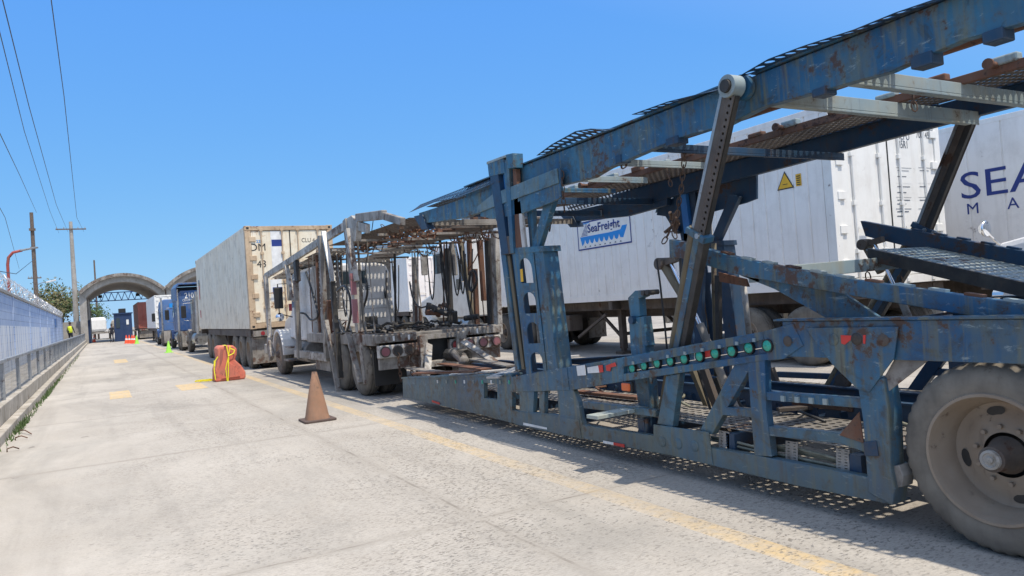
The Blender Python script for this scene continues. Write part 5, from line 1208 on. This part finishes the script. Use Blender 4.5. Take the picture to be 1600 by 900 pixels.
# ================================================================ WHITE CAR HAULER TRUCK
def hauler():
    t = thing('car_hauler_truck', (4.92, 15, 0), 'dirty white car hauler truck with ramps in front of the blue trailer', 'car hauler')
    XN, XF = 3.78, 6.08; cx = (XN+XF)/2
    def B(name, mat, *b, **k): mb = MB(); mb.box(*b); return mb.build(name, mat, t, **k)
    def S_(px, py, x=XN): return SX(px, py, x)
    # frame, bed, tail
    for s in (-1, 1): B('frame_rail', 'dark', cx+s*.45-.05, cx+s*.45+.05, 11.4, 21.0, .62, .92)
    B('bed_plate', 'greydirty', XN+.12, XF-.12, 11.45, 15.9, .93, .975)
    for k in range(9): B('bed_crossmember', 'greydirty', XN+.05, XF-.05, 11.6+k*.5, 11.68+k*.5, .976, 1.02)
    B('bed_side_rail', 'greydirty', XN, XN+.10, 11.45, 15.8, .86, 1.04, bevel=.01); B('bed_side_rail', 'greydirty', XF-.10, XF, 11.45, 15.8, .86, 1.04, bevel=.01)
    B('tail_beam', 'greydirty', XN+.02, XF-.02, 11.33, 11.45, .90, 1.03, bevel=.01)
    for a, b in ((XN+.04, XN+.86), (XF-1.02, XF-.06)):
        lb = B('light_panel', 'whitedirty', a, b, 11.30, 11.42, .66, .86, bevel=.01)
        n = 4
        for k in range(n):
            x = a+.1+k*(b-a-.2)/(n-1); dk = (k in (1, 2) and a < 4.5)
            mb = MB(); mb.tube((x, 11.272, .76), (x, 11.30, .76), .073, n=18); q = mb.build('tail_lamp', 'dark' if dk else ('redlens' if (k, a > 4.5) in ((0, True),) else 'reddull'), t, smooth=True, auto=40)
            mb = MB(); mb.lathe([(0, .07), (0, .088), (.02, .088)], (0, 0, 0), 18); mb.v = [(x+v[1], 11.268+v[0], .76+v[2]) for v in mb.v]; mb.build('lamp_ring', 'frame', q, smooth=True)
        B('under_panel', 'greydirty', a+.02, b, 11.36, 11.44, .47, .655)
        for k in range(5): B('slot_tab', 'whitepaint' if k % 2 else 'whitegrime', a+.12+k*.13, a+.15+k*.13, 11.315, 11.328, .92, 1.0)
    # hitch box
    B('hitch_side', 'whitegrime', cx-.44, cx-.30, 11.22, 11.5, .30, .98, bevel=.01); B('hitch_side', 'whitegrime', cx+.22, cx+.40, 11.22, 11.5, .30, .98, bevel=.01)
    B('hitch_top', 'whitegrime', cx-.42, cx+.38, 11.24, 11.5, .90, .978); B('hitch_sill', 'whitegrime', cx-.42, cx+.38, 11.22, 11.5, .44, .54, bevel=.01)
    B('hitch_opening', 'black', cx-.3, cx+.22, 11.46, 11.48, .54, .90)
    for s in (-1, 1):
        mb = MB(); mb.beam((cx+s*.30, 11.18, .82), (cx+s*.62, 10.55, .42), .035, .11, up=(s, 0, .4)); mb.build('hitch_brace', 'whitegrime', t, bevel=.005)
    mb = MB(); mb.path([(cx+.05, 11.2, .62), (cx+.02, 10.9, .66), (cx, 10.6, .60), (cx-.03, 10.45, .52)], .085, 14); mb.build('coiled_sleeve', 'greydirty', t, smooth=True)
    mb = MB()
    for k in range(14): 
        y = 11.15-k*.05; mb.path([(cx+.03+.10*math.cos(a), y, .62+.10*math.sin(a)) for a in [q*.7 for q in range(10)]], .012, 5)
    mb.build('coil_hose', 'dark', t)
    random.seed(11)
    for k in range(45):
        p = Vector((random.uniform(XN+.2, XF-.3), random.uniform(11.6, 14.2), 1.04+random.uniform(0, .09))); d = Vector((random.uniform(-.25, .25), random.uniform(-.3, .3), random.uniform(-.03, .05)))
        mb = MB(); mb.path([p, p+d*.5+Vector((0, 0, .03)), p+d, p+d+Vector((random.uniform(-.1, .1), .1, .02))], random.choice((.012, .02, .03)), 6); mb.build('oily_hose', 'dark', t, smooth=True)
    for k in range(9):
        mb = MB(); p = Vector((random.uniform(5.3, 5.9), random.uniform(12, 13.2), 1.15+random.uniform(0, .3))); d = Vector([random.uniform(-.13, .13) for _ in range(3)]); mb.tube(p-d, p+d, .05, n=8); mb.build('winch_valve', 'dark' if k % 3 else 'rust', t, smooth=True, auto=40)
    # wheels
    for y in (12.28, 13.50): wheel(t, XN, y, .49, .26, -1, 'rubberdusty', 'rim', n=36, dual=True); wheel(t, XF, y, .49, .26, 1, 'rubber', 'rim', n=24, dual=True)
    wheel(t, XN+.02, 18.85, .5, .28, -1, 'rubberdusty', 'rim', n=32, dish=.03); wheel(t, XF, 18.85, .5, .28, 1, n=20, dish=.03)
    for y in (12.28, 13.5, 18.85):
        mb = MB(); mb.tube((4.1, y, .49), (5.8, y, .49), .07, n=10); mb.build('axle', 'dark', t)
    mudflap(t, XN+.05, XN+.6, 11.62, .2, .75, 'black'); mudflap(t, XF-.65, XF-.05, 11.62, .25, .75, 'greydirty')
    mb = MB(); pr = [(12.28+.62*math.cos(a), .49+.60*math.sin(a)) for a in [math.pi*k/10 for k in range(3, 11)]][::-1]
    # side frame between axle groups
    B('side_beam', 'whitegrime', XN-.02, XN+.10, 14.3, 17.0, .50, .66, bevel=.01); B('side_beam', 'whitegrime', XF-.1, XF, 14.3, 17.6, .5, .66, bevel=.01)
    B('tool_box', 'greydirty', XN+.05, XN+.5, 14.3, 15.4, .30, .52, bevel=.01)
    mb = MB(); mb.tube((XN+.3, 16.3, .6), (XN+.3, 17.4, .6), .24, n=18); mb.build('fuel_tank', 'greydirty', t, smooth=True, auto=40)
    B('step', 'greydirty', XN-.02, XN+.3, 17.5, 18.1, .38, .42); B('step', 'greydirty', XN+.02, XN+.3, 17.5, 18.1, .68, .72)
    # cab
    a, b, yb = 3.98, 5.85, 16.2
    P = [(a, .85), (b, .85), (b, 2.30), (b-.08, 2.46), (b-.3, 2.52), (a+.3, 2.52), (a+.08, 2.46), (a, 2.30)]
    mb = MB(); mb.prism(P, yb, 17.9, 'y'); mb.build('cab', 'cabwhite', t, bevel=.05)
    mb = MB(); mb.hexa([(a+.02, 17.901, .9), (b-.02, 17.901, .9), (b-.02, 18.45, .9), (a+.02, 18.45, .9), (a+.08, 17.901, 2.4), (b-.08, 17.901, 2.4), (b-.14, 18.0, 2.36), (a+.14, 18.0, 2.36)]); mb.build('cab_front', 'cabwhite', t, bevel=.03)
    mb = MB(); mb.hexa([(a+.15, 18.4, .8), (b-.15, 18.4, .8), (b-.3, 20.6, .7), (a+.3, 20.6, .7), (a+.2, 18.4, 1.62), (b-.2, 18.4, 1.62), (b-.4, 20.6, 1.35), (a+.4, 20.6, 1.35)]); mb.build('hood', 'cabwhite', t, bevel=.08)
    B('front_bumper', 'steel', XN+.05, XF-.05, 20.7, 20.85, .45, .72, bevel=.03)
    for xo in (XN, XF-.42):
        pr = [(18.85+.64*math.cos(q), .5+.62*math.sin(q)) for q in [math.pi*(.0+k/10) for k in range(11)]]; pr2 = [(18.85+.58*math.cos(q), .5+.56*math.sin(q)) for q in [math.pi*(.0+k/10) for k in range(11)]][::-1]
        mb = MB(); mb.prism(pr+pr2, xo, xo+.42); mb.build('front_fender', 'cabwhite', t, bevel=.012)
    for s, x in ((-1, a), (1, b)):
        mb = MB(); mb.box(x-.014, x+.014, 17.0, 17.85, .95, 2.3); d = mb.build('door', 'cabwhite', t, bevel=.015)
        mb = MB(); mb.box(x-.02, x+.02, 17.1, 17.8, 1.62, 2.22); mb.build('window', 'glass', d)
        mx = x+s*.30
        mb = MB(); mb.path([(x, 17.9, 2.2), (mx, 17.9, 2.2), (mx, 17.9, 1.5), (x, 17.9, 1.4)], .014, 6); m_ = mb.build('mirror_arm', 'black', t)
        mb = MB(); mb.box(mx-.1, mx+.1, 17.86, 17.93, 1.62, 2.12); mb.build('mirror_housing', 'black', m_, bevel=.02)
        mb = MB(); mb.lathe([(0, .001), (.03, .07), (.08, .1), (.1, .001)], (0, 0, 0), 18); mb.v = [(mx-.05*0+v[1], 17.88-v[0]+.06, 1.42+v[2]) for v in mb.v]; mb.build('round_mirror', 'mirror', m_, smooth=True)
    B('back_window_frame', 'steel', 4.62, 5.32, yb-.014, yb-.002, 2.02, 2.36); B('back_window', 'glass', 4.66, 5.28, yb-.018, yb-.0145, 2.05, 2.33)
    text('TRANSPORTE', 'back_lettering', 'darktext', t, 'R', 4.6, 5.36, 1.9, 2.0, yb-.004, bold=.01)
    for k in range(3): B('cab_panel_seam', 'greydirty', a+.1, b-.1, yb-.006, yb-.001, 1.25+k*.22, 1.256+k*.22)
    # perforated sheet added behind the cab, its holes imitating dots of light on the wall
    mb = MB(); mb.perf(lambda u, v: (a+.05+(.55)*u, yb-.55-.1*v, 1.5+1.3*v), 5, 12, .20, .20); mb.build('light_dot_sheet', 'greydirty', t, solid=.006)
    mb = MB(); mb.perf(lambda u, v: (b-.6+.55*u, yb-.55-.1*v, 1.5+1.3*v), 5, 12, .20, .20); mb.build('light_dot_sheet', 'greydirty', t, solid=.006) if False else None
    # upper deck over the cab: side rails, loading tracks
    def rail(x, s, mat):
        pts = [(11.4, 2.74), (12.3, 2.95), (14.3, 2.84), (17.2, 2.66), (19.95, 2.50)]
        for i in range(len(pts)-1):
            mb = MB(); mb.beam((x, *pts[i]), (x, *pts[i+1]), .07, .15); mb.build('upper_side_rail', mat, t, bevel=.008)
        return pts
    rail(XN+.03, 1, 'whitegrime'); rail(XF-.03, -1, 'greydirty')
    for s, x in ((1, XN+.03), (-1, XF-.03)):
        mb = MB(); mb.prism([(12.5, 2.62), (11.95, 2.60), (11.8, 2.9), (12.1, 3.05), (12.5, 3.02)], x-.05, x+.05); mb.build('knuckle_plate', 'whitegrime', t, bevel=.008)
        mb = MB(); mb.beam((x, 11.9, 2.98), (x, 10.6, 2.86), .09, .14); mb.beam((x, 10.6, 2.84), (x, 9.85, 2.66), .08, .11); mb.build('overhang_beam', 'greydirty', t, bevel=.01)
    def track(x0, x1, y0, y1, z0, z1, mat='rust'):
        nu, nv = round((x1-x0)/.09), round((y1-y0)/.12)
        mb = MB(); mb.perf(lambda u, v: (x0+(x1-x0)*u, y0+(y1-y0)*v, z0+(z1-z0)*v), nu, nv, .3, .25); mb.build('deck_track', 'frame' if mat == 'rust' else mat, t, solid=.006)
    track(XF-.85, XF-.12, 9.9, 14.2, 2.68, 2.72); track(XN+.15, XN+.8, 9.9, 14.2, 2.72, 2.74); track(XN+.15, XN+.8, 14.3, 19.8, 2.70, 2.44, 'greydirty'); track(XF-.85, XF-.12, 14.3, 19.8, 2.70, 2.44, 'greydirty')
    for x in (XN+.85, XF-.9):
        mb = MB(); y = 9.9
        mb.box(x-.02, x+.02, 9.9, 14.2, 2.66, 2.72); k = 0
        while y < 14.2: mb.box(x-.05, x+.03, y, y+.12, 2.70, 2.78); mb.tube((x-.1, y+.2, 2.68), (x+.05, y+.2, 2.68), .03, n=8); y += .36
        mb.build('pin_rail', 'rust', t)
    for k in range(11):
        y = 10.1+k*.88; z = 2.62 if y < 14.3 else 2.62-(y-14.3)*.048
        B('deck_crossmember', 'greydirty' if k % 3 else 'frame', XN+.05, XF-.05, y, y+.04, z-.035, z)
    for k in range(34):
        mb = MB(); x = random.choice((XN+.5, XF-.5))+random.uniform(-.35, .35); y = random.uniform(10.2, 14.5); p = Vector((x, y, 2.62)); mb.path([p, p+Vector((.05, .05, -.08)), p+Vector((.12, .0, -.12)), p+Vector((.18, .06, -.02))], .011, 5); mb.build('deck_hook', 'rust', t)
    # posts on the near side, read off the picture on the near plane
    def post(name, mat, p, q, w_, x=XN, d=0, bev=.006):
        A, Bq = SX(*p, x), SX(*q, x); mb = MB(); mb.beam((x+d, *A), (x+d, *Bq), .09, w_, up=(0, 1, 0)); return mb.build(name, mat, t, bevel=bev)
    post('lift_post', 'greydirty', (541, 343), (562, 520), .17); post('lift_post', 'whitegrime', (549, 358), (562, 440), .10, d=-.06)
    post('painted_stripe', 'reddull', (560, 427), (563, 460), .06, d=-.108, bev=0); post('painted_stripe', 'reddull', (563.4, 467), (566, 504), .06, d=-.108, bev=0) 
    post('lift_post', 'greydirty', (562, 520), (571, 600), .13, d=.02)
    post('lift_post', 'greydirty', (501, 368), (511, 560), .14, x=XN); post('chrome_rod', 'steel', (509, 362), (524, 440), .05, d=-.04); post('lift_cylinder', 'dark', (522, 435), (536, 590), .09, d=-.04)
    post('lift_post', 'rust', (510, 470), (510, 560), .10, d=.06); post('lift_post', 'greydirty', (515, 500), (535, 612), .05, d=-.07)
    post('front_post', 'dark', (461, 408), (464, 440), .22, d=.02); post('front_post', 'whitegrime', (447, 415), (460, 470), .09); post('front_post', 'greydirty', (462, 438), (468, 560), .16); post('front_post', 'whitegrime', (443, 420), (446, 470), .10, d=.1)
    post('front_leg', 'whitegrime', (415, 430), (424, 560), .16, x=XN-.02); post('front_leg_plate', 'greydirty', (421, 528), (426, 560), .3, x=XN-.02, d=-.02)
    post('cross_brace', 'greydirty', (548, 520), (568, 598), .06, d=-.05)
    # far side posts
    for (p, q, w_, m_) in (((773, 360), (779, 522), .16, 'whitegrime'), ((762, 372), (768, 520), .12, 'dark'), ((750, 376), (756, 470), .06, 'rust'), ((699, 388), (704, 500), .13, 'dark'), ((706, 380), (711, 430), .09, 'greydirty'), ((718, 372), (739, 495), .07, 'olive'), ((712, 375), (725, 440), .05, 'chrome'), ((742, 420), (746, 520), .06, 'rust'),
                           ((733, 372), (735, 430), .05, 'rust')):
        post('far_lift_post', m_, p, q, w_, x=XF)
    for (p, q, w_, m_, xx) in (((648, 402), (651, 555), .17, 'greydirty', XF), ((653, 478), (655, 556), .18, 'rust', XF-.1), ((599, 408), (623, 556), .10, 'whitegrime', XF-.3), ((606, 405), (608, 470), .10, 'greydirty', XF-.2)):
        post('far_lift_post', m_, p, q, w_, x=xx)
    # hoses
    def hose(pts, x, r=.022, m_='hose', name='hydraulic_hose'):
        P = [Vector((x, *SX(a, b, x))) for a, b in pts]; Q = []
        for i in range(len(P)-1):
            p0, p1, p2, p3 = P[max(i-1, 0)], P[i], P[i+1], P[min(i+2, len(P)-1)]
            for k in range(5):
                u = k/5; Q.append(.5*((2*p1)+(-p0+p2)*u+(2*p0-5*p1+4*p2-p3)*u*u+(-p0+3*p1-3*p2+p3)*u**3))
        Q.append(P[-1]); mb = MB(); mb.path(Q, r, 7); mb.build(name, m_, t, smooth=True)
    hose([(478, 425), (486, 450), (494, 478), (496, 495), (486, 500), (476, 490), (464, 492), (463, 515)], XN+.1)
    hose([(527, 455), (538, 447), (546, 462), (548, 490), (540, 520), (530, 500)], XN-.05); hose([(570, 430), (574, 455), (568, 480), (560, 490)], XN+.6)
    hose([(640, 440), (645, 465), (655, 480), (668, 478)], XF-.4, .018); hose([(735, 425), (733, 445), (738, 455), (745, 440), (742, 424), (735, 425)], XF-.3, .025)
    hose([(583, 345), (578, 380), (572, 410), (570, 435)], XN+.8, .008, 'black', 'cable'); hose([(526, 395), (531, 440), (545, 500), (552, 540)], XN+.2, .006, 'steel', 'cable'); hose([(760, 360), (745, 400), (733, 420)], XF-.4, .010, 'rust', 'cable')
    hose([(722, 340), (726, 400), (733, 470), (742, 520)], XF-.4, .008, 'black', 'cable')
    for x, y in ((4.12, 11.27), (4.32, 11.27)): chain([(x, y, .72), (x+.01, y, .5), (x+.02, y-.01, .28)], .014).build('hanging_chain', 'chain', t)
    mb = MB(); mb.box(4.0, 4.4, 17.2, 17.9, 2.522, 2.66); mb.build('roof_marker', 'whitegrime', t)
    mb = MB(); mb.tube((XN+.25, 18.1, 1.55), (XN+.25, 18.1, 1.72), .08, n=12); mb.build('air_filter_cap', 'redlens', t)
    # perforated sheet over the cab edge that throws dots on the cab wall
    mb = MB(); mb.perf(lambda u, v: (3.95+.62*u, 15.2+1.0*v, 2.70-.03*v), 6, 7, .20, .20); mb.build('deck_track_plate', 'greydirty', t, solid=.006)
hauler()

# ================================================================ CONES, BARRIER, PEOPLE
def cone_pointy():
    q = GZ(496, 657); h = .66
    t = thing('traffic_cone', (q.x, q.y, 0), 'dirty brown traffic cone standing alone beside the yellow line', 'traffic cone')
    mb = MB(); n = 24
    def sq(r, z, k):   # rounded-square to circle blend
        out = []
        for i in range(n):
            a = 2*math.pi*i/n+.12; c, s = math.cos(a), math.sin(a); rr = r*(1-k)+k*r/max(abs(c), abs(s))*.93; out.append((q.x+c*rr, q.y+s*rr, z))
        return out
    R = [sq(.165, .028, .55), sq(.158, .06, .5), sq(.140, .16, .35), sq(.10, .36, .1), (sq(.06, .54, 0)), sq(.032, .66, 0), sq(.022, .66, 0), sq(.02, .60, 0)]
    vs = [v for r in R for v in r]; fs = [(i*n+k, i*n+(k+1) % n, (i+1)*n+(k+1) % n, (i+1)*n+k) for i in range(len(R)-1) for k in range(n)]
    mb.add(vs, fs); mb.build('cone_body', 'brownrubber', t, smooth=True, auto=50)
    mb = MB(); c = []; s_ = .215
    for sx, sy in ((1, 1), (-1, 1), (-1, -1), (1, -1)):
        for k in range(4): a = math.atan2(sy, sx)+(-1.5+k)*.3; c.append((q.x+sx*(s_-.05)+.05*math.cos(a), q.y+sy*(s_-.05)+.05*math.sin(a)))
    mb.prism(c, .001, .03, 'z'); mb.build('base', 'conebase', t, bevel=.006)
cone_pointy()
def simple_cone(x, y, mat, label, h=.75, group=None, band='whitepaint', r=.15):
    t = thing('traffic_cone', (x, y, 0), label, 'traffic cone', group); n = 18
    def seg(z0, z1, m_, name):
        mb = MB(); f = lambda z: r*(1-z/h)+.028
        mb.tube((x, y, z0), (x, y, z1), f(z0), f(z1), n); mb.build(name, m_, t, smooth=True, auto=40)
    seg(.03, h*.42, mat, 'cone_body'); seg(h*.421, h*.6, band, 'reflective_band'); seg(h*.601, h, mat, 'cone_top')
    mb = MB(); mb.box(x-.2, x+.2, y-.2, y+.2, 0, .03); mb.build('base', mat, t, bevel=.006)
q = GZ(264, 551); simple_cone(q.x, q.y, 'lime', 'lime green cone beside the royal blue truck, nearer of two green ones', .58, band='lime', r=.12)
q = GZ(214, 537); simple_cone(q.x, q.y, 'lime', 'lime green cone at the end of the row of orange cones', .68, band='lime', r=.13)
for i, px in enumerate((198, 202.5, 207, 210)):
    q = GZ(px, 536.6); simple_cone(q.x, q.y, 'orange', ('orange cone at the booth end of the row', 'second orange cone from the booth', 'third orange cone from the booth', 'orange cone next to the green one')[i], .72, 'orange and white cones in front of the booth', r=.15)
q = SY(147, 530, 92); simple_cone(q.x, 92, 'orange', 'orange cone at the foot of the gate post under the arch', .8)

def barrier():
    q = GZ(357, 594); x, y = q.x, q.y
    t = thing('plastic_barrier', (x, y, 0), 'faded red plastic barrier end wrapped in yellow caution tape', 'barrier')
    # wedge seen end on: waisted body that flares to a splayed foot on the right
    K = .0160
    def O(px, py): return (x+(px-357)*K, (594-py)*.0156)
    front = [O(337, 594), O(338, 575), O(343, 560), O(342, 544), O(346, 540), O(365, 541), O(370, 547), O(369, 556), O(366, 563), O(374, 572), O(380, 583), O(380, 590), O(378, 594)]
    front = [(a, max(0.001, b)) for a, b in front]
    mb = MB(); mb.prism(front, y-.22, y+.35, 'y'); mb.build('body', 'redplastic', t, bevel=.035)
    mb = MB(); mb.prism([O(345, 590), O(352, 572), O(358, 566), O(366, 573), O(372, 589)], y-.25, y-.222, 'y'); mb.build('front_panel', 'redplastic', t, bevel=.012)
    mb = MB(); mb.prism([O(344, 572), O(349, 560), O(351, 546), O(347, 545), O(345, 555)], y-.228, y-.21, 'y'); mb.build('painted_recess_shade', 'redcont', t)  # darker red plate, its colour standing in for shade on the left side
    tp = MB()
    for pts in ([(355, 541), (357, 555), (356, 570), (354, 594)], [(353, 594), (352, 575), (356, 560), (360, 541)], [(360, 545), (366, 548), (364, 553), (356, 556)], [(337, 561), (336, 575), (337, 590)], [(342, 556), (338, 562), (337, 570)]):
        P = [Vector((O(a, b)[0], y-.262-.006*i, O(a, b)[1])) for i, (a, b) in enumerate(pts)]
        for a, b in zip(P, P[1:]): tp.beam(a, b, .004, .022, up=(1, 0, .2))
    P = [Vector((O(354, 541)[0], y-.26, O(354, 541)[1]+.01)), Vector((O(356, 541)[0], y+.37, O(354, 541)[1]+.01))]; tp.beam(P[0], P[1], .07, .004, up=(0, 0, 1)); tp.build('caution_tape', 'tape', t)
    mb = MB(); rnd = random.Random(4); c = GZ(319, 597)
    for k in range(9):
        a0 = rnd.uniform(0, 6); r = rnd.uniform(.06, .16); pts = [c+Vector((math.cos(a0+j*.7)*r*1.4, math.sin(a0+j*.7)*r, .02+.03*abs(math.sin(j+k)))) for j in range(7)]
        for a, b in zip(pts, pts[1:]): mb.beam(a, b, .004, .022)
    tt = [Vector((c.x+.1, c.y, .02)), Vector((c.x+.35, c.y-.02, .03)), Vector((x-.45, y-.2, .04))]
    for a, b in zip(tt, tt[1:]): mb.beam(a, b, .012, .004)
    top(mb, 'loose_tape', 'tape', 'tangle of yellow tape lying on the concrete left of the red barrier', 'tape')
barrier()

def person(x, y, base, face, top_mat, leg_mat, label, vest=False, arm_out=False):
    """one continuous skinned body; face = heading angle"""
    t = thing('person', (x, y, base), label, 'person')
    J = {'pel': (0, 0, .95, .14), 'wst': (0, 0, 1.12, .125), 'chs': (0, 0, 1.35, .155), 'nck': (0, 0, 1.50, .06), 'hd': (0, .01, 1.62, .095), 'hd2': (0, .01, 1.70, .085),
         'hL': (-.09, 0, .90, .10), 'kL': (-.11, .03, .50, .065), 'aL': (-.12, -.02, .09, .042), 'tL': (-.12, .14, .03, .035), 'hR': (.09, 0, .90, .10), 'kR': (.11, .06, .50, .065), 'aR': (.13, .0, .09, .042), 'tR': (.13, .16, .03, .035),
         'sL': (-.19, 0, 1.42, .06), 'eL': (-.25, -.02, 1.14, .042), 'wL': (-.24, .08, .90, .028), 'fL': (-.24, .10, .80, .026), 'sR': (.19, 0, 1.42, .06), 'eR': (.27, .02, 1.15, .042), 'wR': (.22, .18, .98, .028), 'fR': (.20, .24, .92, .026)}
    E = [('pel', 'wst'), ('wst', 'chs'), ('chs', 'nck'), ('nck', 'hd'), ('hd', 'hd2'), ('pel', 'hL'), ('hL', 'kL'), ('kL', 'aL'), ('aL', 'tL'), ('pel', 'hR'), ('hR', 'kR'), ('kR', 'aR'), ('aR', 'tR'), ('chs', 'sL'), ('sL', 'eL'), ('eL', 'wL'), ('wL', 'fL'), ('chs', 'sR'), ('sR', 'eR'), ('eR', 'wR'), ('wR', 'fR')]
    ks = list(J); c, s = math.cos(face), math.sin(face)
    me = bpy.data.meshes.new('body'); me.from_pydata([(J[k][0]*c-J[k][1]*s, J[k][0]*s+J[k][1]*c, J[k][2]) for k in ks], [(ks.index(a), ks.index(b)) for a, b in E], [])
    o = bpy.data.objects.new('body', me); link(o)
    o.modifiers.new('s', 'SKIN'); 
    for i, k in enumerate(ks):
        r = J[k][3]; me.skin_vertices[0].data[i].radius = (r, r*.8); me.skin_vertices[0].data[i].use_root = (i == 0)
    o.modifiers.new('ss', 'SUBSURF').levels = 2; o.modifiers['ss'].render_levels = 2
    bpy.context.view_layer.update(); dg = bpy.context.evaluated_depsgraph_get(); m2 = bpy.data.meshes.new_from_object(o.evaluated_get(dg)); bpy.data.objects.remove(o)
    m2.name = 'body'; m2.materials.clear()
    for q in ('skin', leg_mat, top_mat): m2.materials.append(M[q])
    for p in m2.polygons:
        cz = p.center.z; hand = abs(p.center.x*c+p.center.y*s) > .16 and cz < .93 and cz > .7
        p.material_index = 0 if (cz > 1.49 or hand) else (1 if cz < .98 else 2); p.use_smooth = True
    b = bpy.data.objects.new('body', m2); link(b); b.parent = t
    mb = MB()
    for i in range(6):
        for k in range(10):
            pass
    mb.v = []; n = 12
    R = [(0.0, .105), (.05, .10), (.085, .06), (.10, .003)]
    vs = [(x+math.cos(2*math.pi*k/n)*r, y+.0+math.sin(2*math.pi*k/n)*r, base+1.69+z) for z, r in R for k in range(n)]
    mb.add(vs, [(i*n+k, i*n+(k+1) % n, (i+1)*n+(k+1) % n, (i+1)*n+k) for i in range(3) for k in range(n)]); mb.build('hair', 'hair', t, smooth=True)
    if vest:
        mb = MB(); rg = [(.98, .165, .12), (1.1, .16, .12), (1.3, .19, .14), (1.44, .18, .12), (1.47, .10, .09)]
        vs = [(x+(math.cos(2*math.pi*k/16)*rx)*c-(math.sin(2*math.pi*k/16)*ry)*s, y+(math.cos(2*math.pi*k/16)*rx)*s+(math.sin(2*math.pi*k/16)*ry)*c, base+z) for z, rx, ry in rg for k in range(16)]
        mb.add(vs, [(i*16+k, i*16+(k+1) % 16, (i+1)*16+(k+1) % 16, (i+1)*16+k) for i in range(4) for k in range(16)]); mb.build('vest', 'vest', t, smooth=True, solid=.01)
    return t
q = SY(175.5, 533, 83); person(q.x, 83, 0, 2.6, 'darkcloth', 'darkcloth', 'person in dark clothes standing just left of the navy booth')
q = SY(113, 530, 66); person(q.x-.1, 66, .3, -.6, 'darkcloth', 'darkcloth', 'person in a yellow safety vest behind the railing', vest=True)
q = SY(290, 500, 60)
# clutter on the white hauler's bed and tail: pipes, valves and loops the picture shows as a tangle
def clutter():
    t = next(o for o in bpy.data.objects if o.name.startswith('car_hauler_truck')); rnd = random.Random(21)
    for k in range(9):
        y = 11.9+k*.48; x = 3.95+rnd.uniform(0, .12); mb = MB(); mb.tube((x, y, 1.02), (x+rnd.uniform(-.03, .03), y+rnd.uniform(-.1, .1), 1.02+rnd.uniform(.1, .35)), .018, n=7); mb.build('stake', 'greydirty', t)
    for k in range(8):
        x = rnd.uniform(4.0, 4.6); y = rnd.uniform(14.4, 16.0); z = rnd.uniform(.6, 1.1)
        mb = MB(); mb.path([(x, y, z), (x+.1, y+.2, z+.15), (x+.05, y+.5, z+.05), (x+.15, y+.8, z+.2)], rnd.choice((.015, .025)), 6); mb.build('air_line', ('dark', 'redlens', 'greydirty', 'rust')[k % 4], t, smooth=True)
    mb = MB(); mb.box(4.15, 5.7, 14.6, 15.7, .98, 1.02); mb.build('catwalk', 'greydirty', t)
    for x0, x1, z0, z1, m_ in ((4.1, 4.35, .95, 1.25, 'greydirty'), (4.5, 4.9, .95, 1.12, 'whitegrime'), (5.1, 5.35, .95, 1.3, 'dark')):
        mb = MB(); mb.box(x0, x1, 15.75, 16.05, z0, z1); mb.build('valve_box', m_, t, bevel=.02)
    # chains swinging between the overhead rails
    for a, b, s_ in (((3.86, 12.8, 2.7), (4.5, 12.9, 2.66), .18), ((3.86, 10.9, 2.74), (4.4, 11.0, 2.66), .12), ((5.3, 11.2, 2.62), (5.9, 11.4, 2.62), .15), ((5.2, 13.0, 2.6), (5.8, 13.4, 2.6), .2), ((3.9, 15.6, 2.62), (4.5, 15.8, 2.6), .2)):
        chain(hangline(a, b, s_, 6), .012).build('slack_chain', 'chain', t)
clutter()

def tangle():
    t = next(o for o in bpy.data.objects if o.name.startswith('car_hauler_truck')); rnd = random.Random(5)
    for k in range(16):
        near = k % 2 == 0; x = (3.85+rnd.uniform(0, .25)) if near else (5.75+rnd.uniform(0, .25)); y = rnd.uniform(11.8, 16.0); z0 = 1.05; z1 = 2.68
        lean = rnd.uniform(-.35, .35); mb = MB(); mb.tube((x, y, z0), (x+rnd.uniform(-.05, .05), y+lean, z1), rnd.choice((.010, .016, .028)), n=7); mb.build('stay_rod', ('greydirty', 'rust', 'dark', 'whitegrime')[rnd.randrange(4)], t, smooth=True, auto=40)
    for k in range(9):
        x = rnd.choice((3.82, 4.0, 5.7, 5.95)); y = rnd.uniform(11.9, 16.0); d = rnd.uniform(.2, .45); zt = rnd.uniform(2.3, 2.65); zb = rnd.uniform(1.2, 1.7)
        P = [Vector((x, y+d*math.sin(a*.5)*1.0, zt+(zb-zt)*math.sin(a)+.0)) for a in [math.pi*q/12 for q in range(13)]]; mb = MB(); mb.path(P, .013, 6); mb.build('hydraulic_hose', 'hose', t, smooth=True)
    for k in range(10):
        y = 10.2+k*.42; x = XA = 5.15; mb = MB(); mb.tube((4.75, y, 2.67), (5.2, y+.03, 2.67), .012, n=6); mb.build('tie_rod', 'rust', t)
tangle()
